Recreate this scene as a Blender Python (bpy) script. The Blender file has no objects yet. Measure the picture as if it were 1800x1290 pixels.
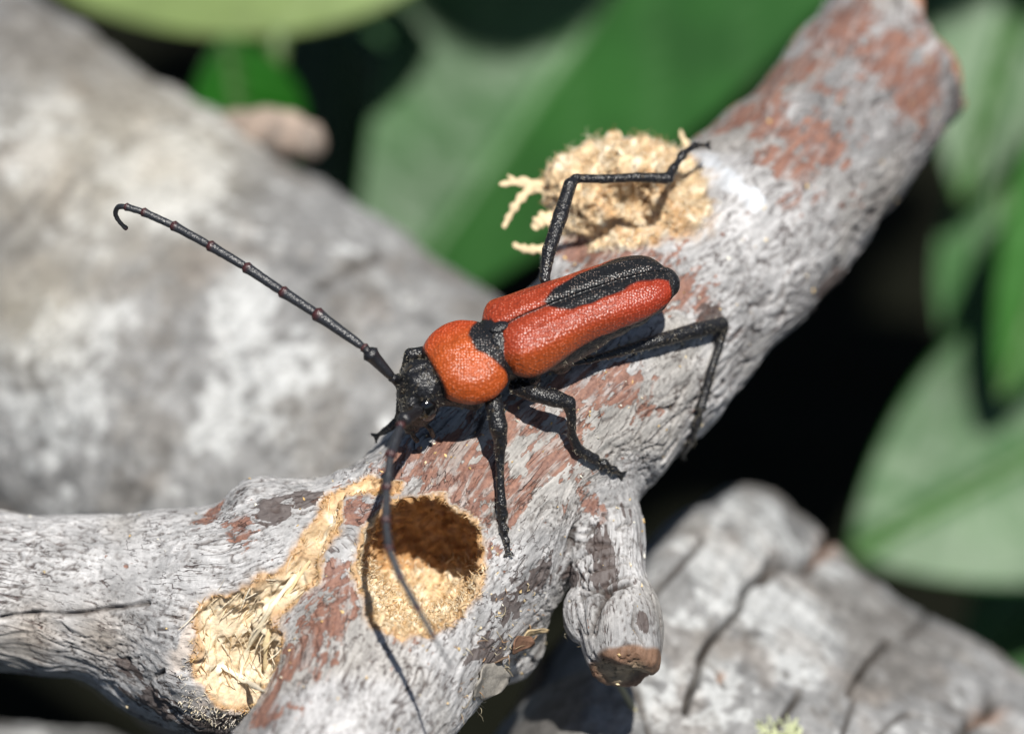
import bpy, math, random, time
from mathutils.bvhtree import BVHTree
T00 = time.time()
def tick(s): print('TICK %6.1f %s' % (time.time() - T00, s), flush=True)
import numpy as np
from mathutils import Matrix, Vector

# ------------------------------------------------------------------ camera, light, exposure
# 1 unit = 1 cm (macro scene).  The focus plane passes through the world origin.
DIST = 16.0
S = 4.2 / 1800.0
PITCH = math.radians(45)
cp, sp = math.cos(PITCH), math.sin(PITCH)
# rows: view-aligned axes (right, up, towards viewer) expressed in world space
AX = np.array([[1, 0, 0], [0, sp, cp], [0, -cp, sp]], dtype=np.float64)
scene = bpy.context.scene
C = scene.collection
cam_d = bpy.data.cameras.new('camera')
cam = bpy.data.objects.new('camera', cam_d)
C.objects.link(cam)
cam.location = Vector((0, -cp * DIST, sp * DIST))
cam.rotation_euler = (PITCH, 0, 0)
cam_d.sensor_width = 36
cam_d.lens = 36 * DIST / 4.2
cam_d.clip_start = 0.1
cam_d.clip_end = 2000
cam_d.dof.use_dof = True
cam_d.dof.focus_distance = DIST - 0.16
cam_d.dof.aperture_fstop = 0.28
scene.camera = cam

SUN_L = np.array([0.16, 0.50, 0.85]); SUN_L /= np.linalg.norm(SUN_L)
SUN_W = SUN_L @ AX
elev = math.asin(SUN_W[2]); azim = math.atan2(SUN_W[0], SUN_W[1])
world = bpy.data.worlds.new('World'); scene.world = world
world.use_nodes = True
wn = world.node_tree
sky = wn.nodes.new('ShaderNodeTexSky')
sky.sky_type = 'NISHITA'; sky.sun_disc = False
sky.sun_elevation = elev; sky.sun_rotation = azim
wn.links.new(sky.outputs[0], wn.nodes['Background'].inputs[0])
wn.nodes['Background'].inputs[1].default_value = 0.05
sun_d = bpy.data.lights.new('sun', 'SUN')
sun_d.energy = 4.9; sun_d.angle = math.radians(0.9); sun_d.color = (1.0, 0.965, 0.90)
sun = bpy.data.objects.new('sun', sun_d); C.objects.link(sun)
sun.rotation_euler = Vector(-SUN_W).to_track_quat('-Z', 'Y').to_euler()
scene.view_settings.view_transform = 'Standard'
scene.view_settings.look = 'None'
scene.view_settings.exposure = 0.18
scene.view_settings.gamma = 1.0
scene.cycles.use_denoising = True
scene.cycles.max_bounces = 6

RNG = np.random.default_rng(7)
F32 = np.float32

# ------------------------------------------------------------------ coordinates
def L(px, py, d=0.0):
    k = S * (DIST - d) / DIST
    return np.array([(px - 900) * k, -(py - 645) * k, d])
def toW(p): return np.asarray(p, dtype=np.float64) @ AX
def toPix(p):                       # view-aligned -> photo pixel
    k = S * (DIST - p[..., 2]) / DIST
    return p[..., 0] / k + 900, 645 - p[..., 1] / k

# ------------------------------------------------------------------ noise
_G = RNG.normal(size=(256, 3)); _G /= np.linalg.norm(_G, axis=1)[:, None]; _G = _G.astype(F32)
_PERM = RNG.permutation(256).astype(np.int32)
def perlin(p, seed=0):
    p = np.asarray(p, dtype=F32) + F32(seed * 17.13)
    pi = np.floor(p).astype(np.int32); pf = p - pi
    u = pf * pf * pf * (pf * (pf * 6 - 15) + 10)
    out = None
    X, Y, Z = pi[:, 0], pi[:, 1], pi[:, 2]
    c = []
    for dx in (0, 1):
        hx = _PERM[(X + dx) & 255]
        for dy in (0, 1):
            hy = _PERM[(hx + Y + dy) & 255]
            for dz in (0, 1):
                g = _G[_PERM[(hy + Z + dz) & 255]]
                c.append(g[:, 0] * (pf[:, 0] - dx) + g[:, 1] * (pf[:, 1] - dy) + g[:, 2] * (pf[:, 2] - dz))
    ux, uy, uz = u[:, 0], u[:, 1], u[:, 2]
    a = c[0] + uz * (c[1] - c[0]); b = c[2] + uz * (c[3] - c[2])
    d = c[4] + uz * (c[5] - c[4]); e = c[6] + uz * (c[7] - c[6])
    ab = a + uy * (b - a); de = d + uy * (e - d)
    return (ab + ux * (de - ab)) * 1.6
def fbm(p, oct=3, seed=0, gain=0.5):
    r = 0; a = 1.0; t = 0
    for i in range(oct):
        r = r + a * perlin(p * (2.03 ** i), seed + i * 3.7); t += a; a *= gain
    return r / t
def sstep(a, b, x):
    t = np.clip((x - a) / (b - a), 0, 1); return t * t * (3 - 2 * t)
def lerp(a, b, t): return a + (b - a) * t
def mixc(col, c, m): return col + (np.array(c)[None, :] - col) * m[:, None]

# ------------------------------------------------------------------ implicit shapes
def smin(a, b, k):
    h = np.clip(0.5 + 0.5 * (b - a) / k, 0, 1)
    return b + (a - b) * h - k * h * (1 - h)
def smax(a, b, k): return -smin(-a, -b, k)
def seg(p, a, b, ra, rb):
    ab = b - a; t = np.clip(((p - a) @ ab) / (ab @ ab), 0, 1)
    return np.linalg.norm(p - a - t[:, None] * ab, axis=1) - (ra + (rb - ra) * t)
def chain(p, pts, k=0.03):
    d = None
    for (a, ra), (b, rb) in zip(pts[:-1], pts[1:]):
        e = seg(p, a, b, ra, rb)
        d = e if d is None else (smin(d, e, k) if k else np.minimum(d, e))
    return d
def ball(p, c, r): return np.linalg.norm(p - c, axis=1) - r
def ell(p, c, R, rad):              # R rows = axes
    q = ((p - c) @ R.T) / rad
    n = np.linalg.norm(q, axis=1)
    return (n - 1) * n / np.maximum(np.linalg.norm(q / rad, axis=1), 1e-6)
def catmull(pts, n):
    """pts: rows of any length -> smoothly interpolated rows"""
    P = np.array(pts, dtype=float); P = np.vstack([2 * P[0] - P[1], P, 2 * P[-1] - P[-2]])
    out = []
    for i in range(1, len(P) - 2):
        for j in range(n):
            t = j / n
            out.append(0.5 * (2 * P[i] + (P[i + 1] - P[i - 1]) * t + (2 * P[i - 1] - 5 * P[i] + 4 * P[i + 1] - P[i + 2]) * t * t
                              + (3 * P[i] - P[i - 1] - 3 * P[i + 1] + P[i + 2]) * t ** 3))
    out.append(P[-2]); return np.array(out)

def surfnet(f, lo, hi, h, B=8, slack=1.35):
    lo = np.array(lo, float); hi = np.array(hi, float)
    nb = np.ceil((hi - lo) / (h * B)).astype(int); n = nb * B
    bi = np.stack(np.meshgrid(*[np.arange(k) for k in nb], indexing='ij'), -1).reshape(-1, 3)
    ctr = lo + (bi * B + (B - 1) / 2) * h
    fc = f(ctr)
    act = np.abs(fc) < (0.87 * B * h * slack + 0.01)
    F6 = np.empty((nb[0], nb[1], nb[2], B, B, B), F32)
    F6.reshape(-1, B ** 3)[:] = fc[:, None]
    loc = np.stack(np.meshgrid(*[np.arange(B)] * 3, indexing='ij'), -1).reshape(-1, 3)
    ids = np.nonzero(act)[0]
    for s in range(0, len(ids), 700):
        ii = ids[s:s + 700]
        pts = lo + (bi[ii][:, None, :] * B + loc[None]) * h
        F6.reshape(-1, B ** 3)[ii] = f(pts.reshape(-1, 3)).reshape(len(ii), -1)
    F = np.ascontiguousarray(F6.transpose(0, 3, 1, 4, 2, 5)).reshape(n); del F6
    I = F < 0
    a = I[:-1, :-1, :-1].copy(); o = a.copy()
    for dx in (0, 1):
        for dy in (0, 1):
            for dz in (0, 1):
                v = I[dx:n[0] - 1 + dx, dy:n[1] - 1 + dy, dz:n[2] - 1 + dz]
                a &= v; o |= v
    cells = np.stack(np.nonzero(o & ~a), -1)
    idx = np.full(a.shape, -1, np.int32); idx[cells[:, 0], cells[:, 1], cells[:, 2]] = np.arange(len(cells))
    acc = np.zeros((len(cells), 3)); cnt = np.zeros(len(cells))
    cs = [(x, y, z) for x in (0, 1) for y in (0, 1) for z in (0, 1)]
    val = {c: F[cells[:, 0] + c[0], cells[:, 1] + c[1], cells[:, 2] + c[2]] for c in cs}
    for c in cs:
        for ax in range(3):
            if c[ax] == 0:
                d = list(c); d[ax] = 1; d = tuple(d)
                v0, v1 = val[c], val[d]
                m = (v0 < 0) != (v1 < 0)
                t = np.where(m, v0 / np.where(m, v0 - v1, 1), 0)
                q = np.array(c, float)[None].repeat(len(cells), 0); q[:, ax] = t
                acc[m] += q[m]; cnt[m] += 1
    V = lo + (cells + acc / cnt[:, None]) * h
    quads = []
    for ax in range(3):
        sl0 = [slice(0, n[0] - 1), slice(0, n[1] - 1), slice(0, n[2] - 1)]; sl1 = list(sl0)
        sl1[ax] = slice(1, n[ax])
        s0 = I[tuple(sl0)]; s1 = I[tuple(sl1)]
        e = np.stack(np.nonzero(s0 != s1), -1)
        o1, o2 = (ax + 1) % 3, (ax + 2) % 3
        e = e[(e[:, o1] > 0) & (e[:, o2] > 0)]
        if not len(e): continue
        inside = I[e[:, 0], e[:, 1], e[:, 2]]
        def cell(d1, d2):
            q = e.copy(); q[:, o1] -= d1; q[:, o2] -= d2
            return idx[q[:, 0], q[:, 1], q[:, 2]]
        Q = np.stack([cell(1, 1), cell(0, 1), cell(0, 0), cell(1, 0)], 1)
        Q[~inside] = Q[~inside][:, ::-1]
        quads.append(Q[(Q >= 0).all(1)])
    return V, np.vstack(quads)

# ------------------------------------------------------------------ mesh helpers
def mesh_from(V, Fc, name, smooth=True):
    me = bpy.data.meshes.new(name)
    Fc = np.asarray(Fc, np.int32)
    me.vertices.add(len(V)); me.vertices.foreach_set('co', np.asarray(V, F32).ravel())
    k = Fc.shape[1]
    me.loops.add(Fc.size); me.loops.foreach_set('vertex_index', Fc.ravel())
    me.polygons.add(len(Fc)); me.polygons.foreach_set('loop_start', np.arange(0, Fc.size, k, dtype=np.int32))
    me.update(calc_edges=True); me.validate()
    me.polygons.foreach_set('use_smooth', np.full(len(me.polygons), smooth))
    return me
def get_co(me):
    a = np.empty(len(me.vertices) * 3, F32); me.vertices.foreach_get('co', a); return a.reshape(-1, 3).astype(np.float64)
def set_co(me, V): me.vertices.foreach_set('co', np.asarray(V, F32).ravel()); me.update()
def get_no(me):
    a = np.empty(len(me.vertices) * 3, F32); me.vertex_normals.foreach_get('vector', a); return a.reshape(-1, 3).astype(np.float64)
def subdivide(me, lv):
    o = bpy.data.objects.new('tmp', me); C.objects.link(o)
    m = o.modifiers.new('s', 'SUBSURF'); m.levels = lv; m.render_levels = lv
    dg = bpy.context.evaluated_depsgraph_get()
    r = bpy.data.meshes.new_from_object(o.evaluated_get(dg))
    bpy.data.objects.remove(o); bpy.data.meshes.remove(me)
    r.polygons.foreach_set('use_smooth', np.full(len(r.polygons), True))
    return r
def set_col(me, col, alpha=None, name='col'):
    at = me.attributes.new(name, 'FLOAT_COLOR', 'POINT')
    a = np.ones((len(col), 4), F32); a[:, :3] = np.clip(col, 0, 1)
    if alpha is not None: a[:, 3] = alpha
    at.data.foreach_set('color', a.ravel())
def set_f(me, v, name):
    at = me.attributes.new(name, 'FLOAT', 'POINT'); at.data.foreach_set('value', np.asarray(v, F32))
def link(name, me, mat, parent=None, base=None, **props):
    """me holds view-aligned coordinates; they become world coordinates round the parent's base"""
    V = toW(get_co(me))
    pw = np.zeros(3)
    o = bpy.data.objects.new(name, me)
    if parent is not None:
        q = parent
        while q is not None: pw = pw + np.array(q.location); q = q.parent
    if base is not None:
        b = toW(base); o.location = Vector(b - pw); pw = b
    set_co(me, V - pw)
    C.objects.link(o)
    if parent is not None: o.parent = parent
    if mat is not None: me.materials.append(mat)
    for k, v in props.items(): o[k] = v
    return o
def thing(name, base, label, cat, group=None):
    o = bpy.data.objects.new(name, None); o.empty_display_size = 0.2
    o.location = Vector(toW(base)); C.objects.link(o)
    o['label'] = label; o['category'] = cat
    if group: o['group'] = group
    return o
def frames(P):
    T = np.gradient(P, axis=0); T /= np.linalg.norm(T, axis=1)[:, None] + 1e-12
    n = np.cross(T[0], [0.3, 0.2, 0.9]); n /= np.linalg.norm(n); N = [n]
    for i in range(1, len(P)):
        n = N[-1] - (N[-1] @ T[i]) * T[i]; n /= np.linalg.norm(n); N.append(n)
    N = np.array(N); return T, N, np.cross(T, N)
def tube(P, R, m=10, caps=True):
    P = np.asarray(P, float); R = np.asarray(R, float)
    if caps:
        T = P[1] - P[0]; T /= np.linalg.norm(T); T2 = P[-1] - P[-2]; T2 /= np.linalg.norm(T2)
        P = np.vstack([P[0] - T * R[0] * .6, P[0] - T * R[0] * .45, P, P[-1] + T2 * R[-1] * .45, P[-1] + T2 * R[-1] * .6])
        R = np.concatenate([[R[0] * .05, R[0] * .65], R, [R[-1] * .65, R[-1] * .05]])
    T, N, B = frames(P)
    a = np.arange(m) * 2 * math.pi / m
    V = P[:, None] + R[:, None, None] * (np.cos(a)[None, :, None] * N[:, None] + np.sin(a)[None, :, None] * B[:, None])
    V = V.reshape(-1, 3); n = len(P)
    i = np.arange(n - 1)[:, None] * m; j = np.arange(m)[None]; j2 = (j + 1) % m
    Fc = np.stack([i + j, i + j2, i + m + j2, i + m + j], -1).reshape(-1, 4)
    return V, Fc
class Batch:
    def __init__(s): s.V = []; s.F = []; s.n = 0; s.c = []
    def add(s, V, Fc, c=None):
        s.V.append(V); s.F.append(np.asarray(Fc) + s.n); s.n += len(V)
        if c is not None: s.c.append(np.tile(np.array(c, float), (len(V), 1)) if np.ndim(c) == 1 else c)
    def mesh(s, name, smooth=True):
        me = mesh_from(np.vstack(s.V), np.vstack(s.F), name, smooth)
        if s.c: set_col(me, np.vstack(s.c))
        return me

# ------------------------------------------------------------------ materials
def new_mat(name):
    m = bpy.data.materials.new(name); m.use_nodes = True
    nt = m.node_tree; b = nt.nodes['Principled BSDF']
    return m, nt, b
def N(nt, t, **kw):
    n = nt.nodes.new(t)
    for k, v in kw.items():
        if k.startswith('i_'):
            key = k[2:].replace('_', ' ')
            n.inputs[key].default_value = v
        else: setattr(n, k, v)
    return n
def attr_mat(name, rough=0.8, spec=0.3, bumps=((60, 0.4, 0.002),), speck=0.25, sss=0.0, scale2=25, vor=None):
    m, nt, b = new_mat(name); lk = nt.links.new
    at = N(nt, 'ShaderNodeAttribute', attribute_name='col')
    tc = N(nt, 'ShaderNodeTexCoord')
    no = N(nt, 'ShaderNodeTexNoise', i_Scale=scale2, i_Detail=8.0, i_Roughness=0.7)
    lk(tc.outputs['Object'], no.inputs['Vector'])
    mr = N(nt, 'ShaderNodeMapRange', i_To_Min=1 - speck, i_To_Max=1 + speck)
    mr.inputs['From Min'].default_value = 0.3; mr.inputs['From Max'].default_value = 0.7
    lk(no.outputs['Fac'], mr.inputs['Value'])
    mx = N(nt, 'ShaderNodeMix', data_type='RGBA', blend_type='MULTIPLY'); mx.inputs[0].default_value = 1
    lk(at.outputs['Color'], mx.inputs[6]); lk(mr.outputs[0], mx.inputs[7])
    lk(mx.outputs[2], b.inputs['Base Color'])
    prev = None
    for sc, det, dist in bumps:
        nn = N(nt, 'ShaderNodeTexNoise', i_Scale=sc, i_Detail=6.0, i_Roughness=0.65)
        lk(tc.outputs['Object'], nn.inputs['Vector'])
        bp = N(nt, 'ShaderNodeBump', i_Strength=det, i_Distance=dist)
        lk(nn.outputs['Fac'], bp.inputs['Height'])
        if prev: lk(prev.outputs[0], bp.inputs['Normal'])
        prev = bp
    if prev: lk(prev.outputs[0], b.inputs['Normal'])
    b.inputs['Roughness'].default_value = rough
    b.inputs['Specular IOR Level'].default_value = spec
    if sss:
        b.inputs['Subsurface Weight'].default_value = sss
        b.inputs['Subsurface Radius'].default_value = (0.06, 0.035, 0.015)
        b.inputs['Subsurface Scale'].default_value = 1.0
    return m
M_BARK = attr_mat('bark', 0.72, 0.35, ((45, 0.5, 0.006), (170, 0.6, 0.003)), 0.30, scale2=70)
def bark_material():
    m, nt, b = new_mat('flaking_bark'); lk = nt.links.new
    def A_(n): return N(nt, 'ShaderNodeAttribute', attribute_name=n)
    def math_(op, a, b_=None, c=None):
        n = N(nt, 'ShaderNodeMath', operation=op)
        for k, v in enumerate((a, b_, c)):
            if v is None: continue
            if isinstance(v, (int, float)): n.inputs[k].default_value = v
            else: lk(v, n.inputs[k])
        return n.outputs[0]
    def noise(vec, sc, det=5.0, ro=.6):
        n = N(nt, 'ShaderNodeTexNoise', i_Scale=sc, i_Detail=det, i_Roughness=ro); lk(vec, n.inputs['Vector'])
        return math_('SUBTRACT', n.outputs['Fac'], .5)
    def step(v, a, b_):
        n = N(nt, 'ShaderNodeMapRange', interpolation_type='SMOOTHSTEP'); n.inputs['From Min'].default_value = a; n.inputs['From Max'].default_value = b_
        lk(v, n.inputs['Value']); return n.outputs[0]
    def mix(fac, a, c, mode='MIX'):
        n = N(nt, 'ShaderNodeMix', data_type='RGBA', blend_type=mode)
        if isinstance(fac, (int, float)): n.inputs[0].default_value = fac
        else: lk(fac, n.inputs[0])
        lk(a, n.inputs[6])
        if isinstance(c, tuple): n.inputs[7].default_value = (*c, 1)
        else: lk(c, n.inputs[7])
        return n.outputs[2]
    tc = N(nt, 'ShaderNodeTexCoord').outputs['Object']; gc = A_('grainco').outputs['Vector']; keep = A_('keep').outputs['Fac']
    n1 = noise(tc, 14); n2 = noise(gc, 34, 6); n3 = noise(gc, 90, 5); n4 = noise(tc, 60, 6, .7); n5 = noise(tc, 190, 3)
    rf = math_('ADD', A_('redf').outputs['Fac'], math_('ADD', math_('MULTIPLY', n1, .7), math_('ADD', math_('MULTIPLY', math_('ADD', n2, noise(gc, 18, 3)), .9), math_('MULTIPLY', noise(tc, 30, 5), .8))))
    red = math_('MULTIPLY', step(rf, -.02, .07), math_('SUBTRACT', 1, math_('MULTIPLY', step(noise(gc, 30, 4), .0, .10), .62)))
    df = math_('ADD', A_('darkf').outputs['Fac'], math_('ADD', math_('MULTIPLY', n2, .8), math_('MULTIPLY', n1, .5)))
    drk = math_('MULTIPLY', step(df, .05, .10), .85)
    # short dark splits along the grain
    v = N(nt, 'ShaderNodeTexNoise', i_Scale=26.0, i_Detail=3.0, i_Roughness=.5); lk(gc, v.inputs['Vector'])
    rdg = math_('ABSOLUTE', math_('SUBTRACT', v.outputs['Fac'], .5))
    gate = step(noise(tc, 7, 2), -.02, .09)
    spl = math_('MULTIPLY', math_('MULTIPLY', math_('SUBTRACT', 1, step(rdg, .004, .016)), gate), keep)
    fl = math_('MULTIPLY', step(noise(gc, 62, 4), .11, .15), keep)              # small dark flecks
    col = A_('col').outputs['Color']
    var = N(nt, 'ShaderNodeMapRange', i_To_Min=.70, i_To_Max=1.25); var.inputs['From Min'].default_value = -.18; var.inputs['From Max'].default_value = .18
    lk(math_('ADD', math_('MULTIPLY', n4, .6), math_('ADD', math_('MULTIPLY', n3, .6), math_('MULTIPLY', noise(gc, 17, 5), .7))), var.inputs['Value'])
    c = mix(1.0, col, var.outputs[0], 'MULTIPLY')
    rcol = N(nt, 'ShaderNodeValToRGB'); rcol.color_ramp.elements[0].color = (.13, .055, .042, 1); rcol.color_ramp.elements[1].color = (.34, .165, .11, 1)
    rcol.color_ramp.elements[0].position = .3; rcol.color_ramp.elements[1].position = .68
    lk(math_('ADD', math_('MULTIPLY', math_('ADD', n2, n4), .8), .5), rcol.inputs[0])
    c = mix(math_('MULTIPLY', red, .93), c, rcol.outputs[0])
    c = mix(drk, c, (.075, .052, .046))
    c = mix(math_('MULTIPLY', fl, math_('MULTIPLY', math_('SUBTRACT', 1, red), .6)), c, (.10, .07, .062))
    c = mix(math_('MULTIPLY', spl, .8), c, (.07, .04, .035))
    lk(c, b.inputs['Base Color'])
    h = math_('SUBTRACT', math_('MULTIPLY', n4, .7), math_('ADD', math_('MULTIPLY', red, .6), math_('ADD', math_('MULTIPLY', spl, 1.3), math_('MULTIPLY', fl, .5))))
    h = math_('ADD', h, math_('MULTIPLY', n3, .5))
    b1 = N(nt, 'ShaderNodeBump', i_Strength=1.0, i_Distance=.0055); lk(h, b1.inputs['Height'])
    b2 = N(nt, 'ShaderNodeBump', i_Strength=.8, i_Distance=.0022); lk(n5, b2.inputs['Height']); lk(b1.outputs[0], b2.inputs['Normal'])
    lk(b2.outputs[0], b.inputs['Normal'])
    b.inputs['Roughness'].default_value = .62; b.inputs['Specular IOR Level'].default_value = .45
    return m
M_BARKS = bark_material()
M_LOG = attr_mat('weathered_log_wood', 0.85, 0.2, ((14, 0.6, 0.02), (60, 0.6, 0.008)), 0.28, scale2=18)
M_FIBER = attr_mat('raw_wood_fibre', 0.7, 0.25, ((120, 0.5, 0.003),), 0.2, sss=0.0, scale2=60)
M_DUST = attr_mat('sawdust', 0.8, 0.2, ((120, 0.5, 0.002),), 0.15)

def chitin(name, rough=0.35, spec=0.5, vscale=80, vdist=0.0025, vstr=1.0, speck=0.15, coat=0.0, nscale=200, nd=0.001, vrand=.45, dots=0.0):
    m, nt, b = new_mat(name); lk = nt.links.new
    at = N(nt, 'ShaderNodeAttribute', attribute_name='col')
    tc = N(nt, 'ShaderNodeTexCoord')
    vo = N(nt, 'ShaderNodeTexVoronoi', feature='SMOOTH_F1', i_Scale=vscale, i_Randomness=vrand)
    vo.inputs['Smoothness'].default_value = 0.15
    lk(tc.outputs['Object'], vo.inputs['Vector'])
    bp = N(nt, 'ShaderNodeBump', i_Strength=vstr, i_Distance=vdist, invert=True)
    lk(vo.outputs['Distance'], bp.inputs['Height'])
    nn = N(nt, 'ShaderNodeTexNoise', i_Scale=nscale, i_Detail=3.0)
    lk(tc.outputs['Object'], nn.inputs['Vector'])
    b2 = N(nt, 'ShaderNodeBump', i_Strength=0.7, i_Distance=nd)
    lk(nn.outputs['Fac'], b2.inputs['Height']); lk(bp.outputs[0], b2.inputs['Normal'])
    lk(b2.outputs[0], b.inputs['Normal'])
    mr = N(nt, 'ShaderNodeMapRange', i_To_Min=1 + speck, i_To_Max=1 - speck * 2.2)
    mr.inputs['From Min'].default_value = 0.1; mr.inputs['From Max'].default_value = 0.75
    lk(vo.outputs['Distance'], mr.inputs['Value'])
    mx = N(nt, 'ShaderNodeMix', data_type='RGBA', blend_type='MULTIPLY'); mx.inputs[0].default_value = 1
    lk(at.outputs['Color'], mx.inputs[6]); lk(mr.outputs[0], mx.inputs[7])
    out = mx.outputs[2]
    if dots:                                     # pale dot on every granule: glint and short bristle painted into the colour
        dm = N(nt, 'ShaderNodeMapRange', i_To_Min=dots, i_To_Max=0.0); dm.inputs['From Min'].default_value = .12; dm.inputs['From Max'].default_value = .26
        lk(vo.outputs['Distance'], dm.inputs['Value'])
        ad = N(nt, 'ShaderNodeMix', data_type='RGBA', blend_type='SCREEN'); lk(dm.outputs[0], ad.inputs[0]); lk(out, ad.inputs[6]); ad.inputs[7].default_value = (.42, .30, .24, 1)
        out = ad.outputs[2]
    lk(out, b.inputs['Base Color'])
    b.inputs['Roughness'].default_value = rough
    b.inputs['Specular IOR Level'].default_value = spec
    if coat: b.inputs['Coat Weight'].default_value = coat; b.inputs['Coat Roughness'].default_value = 0.15
    return m
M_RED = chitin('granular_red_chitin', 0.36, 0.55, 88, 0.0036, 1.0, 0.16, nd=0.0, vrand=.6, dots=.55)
M_BLACK = chitin('black_chitin', 0.36, 0.6, 110, 0.0030, 1.0, 0.1, vrand=.9, nd=.0006)
M_ANT = chitin('antenna_chitin', 0.36, 0.7, 150, 0.0018, 1.0, 0.1, vrand=.8, nd=.0004)
M_EYE = chitin('glossy_eye', 0.14, 0.9, 120, 0.0003, 0.3, 0.1, nd=0.0)

# ================================================================== THE DEAD BRANCH
def CH(rows, n=4):
    pts = [list(L(a, b, d)) + [r] for a, b, d, r in rows]
    Q = catmull(pts, n); return [(q[:3], q[3]) for q in Q]
MAIN = CH([(500, 1450, .66, .36), (605, 1290, .36, .365), (690, 1130, .06, .42), (775, 975, -.22, .50), (885, 838, -.36, .475),
           (1016, 702, -.48, .47), (1175, 535, -.78, .465), (1330, 385, -1.1, .42), (1452, 255, -1.45, .40), (1578, 85, -1.9, .375), (1680, -50, -2.2, .37)], 2)
LEFT = CH([(-300, 1030, -.42, .32), (0, 1043, -.33, .315), (200, 1056, -.3, .34), (400, 1075, -.2, .42), (560, 1030, -.1, .42), (700, 960, -.15, .36)], 2)
STUB = CH([(1010, 850, -.28, .24), (1055, 925, -.17, .165), (1062, 990, -.10, .148), (1068, 1032, -.06, .132), (1082, 1085, -.02, .160), (1094, 1150, .03, .130), (1103, 1215, .07, .10)], 2)
KNOT_C = L(1105, 385, -.80)
AX_CUT = np.array([.80, .57, -.2]); AX_CUT /= np.linalg.norm(AX_CUT)
P_CUT = L(1625, 85, -1.9)
STUB_N = np.array([0.14, -0.86, 0.48]); STUB_N /= np.linalg.norm(STUB_N)
P_STUB = L(1096, 1172, .05)
def f_solid(p):
    lf = perlin(p * 1.7, 5) * 0.03 + perlin(p * 4.2, 9) * 0.014
    d = chain(p, MAIN, .05)
    cut = (p - P_CUT) @ AX_CUT + perlin(p * 5, 2) * .05
    d = smax(d, cut, .04)
    d = smin(d, chain(p, LEFT, .05), .16)
    for (x, y, z, r, k) in ((300, 1140, -.38, .33, .15), (515, 960, -.10, .27, .1), (470, 905, -.13, .14, .08), (395, 1150, -.12, .34, .12),
                            (880, 1130, -.36, .20, .1), (1245, 440, -.72, .19, .1), (1230, 330, -.74, .15, .08), (1180, 470, -.6, .15, .08),
                            (1000, 455, -.62, .14, .07), (905, 1085, -.2, .12, .08)):
        d = smin(d, ball(p, L(x, y, z), r), k)
    d = smin(d, ball(p, KNOT_C, .34), .09)
    d = smin(d, ell(p, L(1085, 340, -.66), np.eye(3), np.array([.34, .20, .24])) + .03 * perlin(p * 6, 4), .05)
    st = chain(p, STUB, .03)
    scut = (p - P_STUB) @ STUB_N + perlin(p * 9, 3) * .035 + perlin(p * 22, 6) * .012
    st = smax(st, scut, .018)
    st = smin(st, ell(p, L(1022, 1078, -.02), np.eye(3), np.array([.075, .12, .09])), .008)
    d = smin(d, st, .045)
    return d + lf
_BV = {}
def make_bvh(f, V, Q): _BV[f] = BVHTree.FromPolygons([Vector(v) for v in V], Q.tolist())
def march(f, px, py):
    """first surface point seen through a photo pixel"""
    o = L(px, py, 2.5); d = L(px, py, -2.0) - o; d /= np.linalg.norm(d)
    h = _BV[f].ray_cast(Vector(o), Vector(d))
    return None if h[0] is None else np.array(h[0])
make_bvh(f_solid, *surfnet(f_solid, (-3.1, -2.6, -3.0), (2.2, 2.0, 1.35), .035))
tick('coarse')
H0 = march(f_solid, 733, 1000)
HOLE_A = H0 + np.array([0, 0, .25]); HOLE_B = H0 + np.array([.03, .06, -.36])
G_PIX = [(590, 872, .030), (562, 935, .052), (520, 1000, .075), (455, 1055, .105), (405, 1110, .16), (412, 1165, .18), (428, 1228, .12)]
GOUGE = [(march(f_solid, a, b) + np.array([0, 0, .02 if r < .06 else .06]), r) for a, b, r in G_PIX]
CREV = [(march(f_solid, a, b) + np.array([0, 0, .0]), r) for a, b, r in [(600, 868, .02), (640, 852, .03), (690, 856, .03)]]
KDIR = np.array([-.32, .45, .80]); KDIR /= np.linalg.norm(KDIR)
K_C = L(1100, 345, -.50)
def f_carve(p):
    """negative inside the removed wood"""
    w = perlin(p * 9, 21)[:, None] * np.array([.02, .02, .01])
    q = p + w
    h = seg(q, HOLE_A, HOLE_B, .272, .235)
    h = h + 0.012 * perlin(p * 26, 22) + .006 * perlin(p * 60, 23)
    g = chain(q, GOUGE, .03) + .03 * perlin(p * np.array([9, 9, 5.]), 24) + .012 * perlin(p * 30, 25)
    h = np.minimum(h, g)
    h = np.minimum(h, chain(q, CREV, .02) + .01 * perlin(p * 30, 26))
    k = ell(p, L(1130, 358, -.30), np.eye(3), np.array([.27, .15, .22])) + .04 * perlin(p * 6, 27) + .03 * perlin(p * 17, 28)
    return np.minimum(h, k)
def f_branch(p):
    a = f_solid(p)
    near = a < 0.25
    out = a.copy()
    if near.any():
        c = f_carve(p[near])
        out[near] = smax(a[near], -c, .012)
    return out

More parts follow.
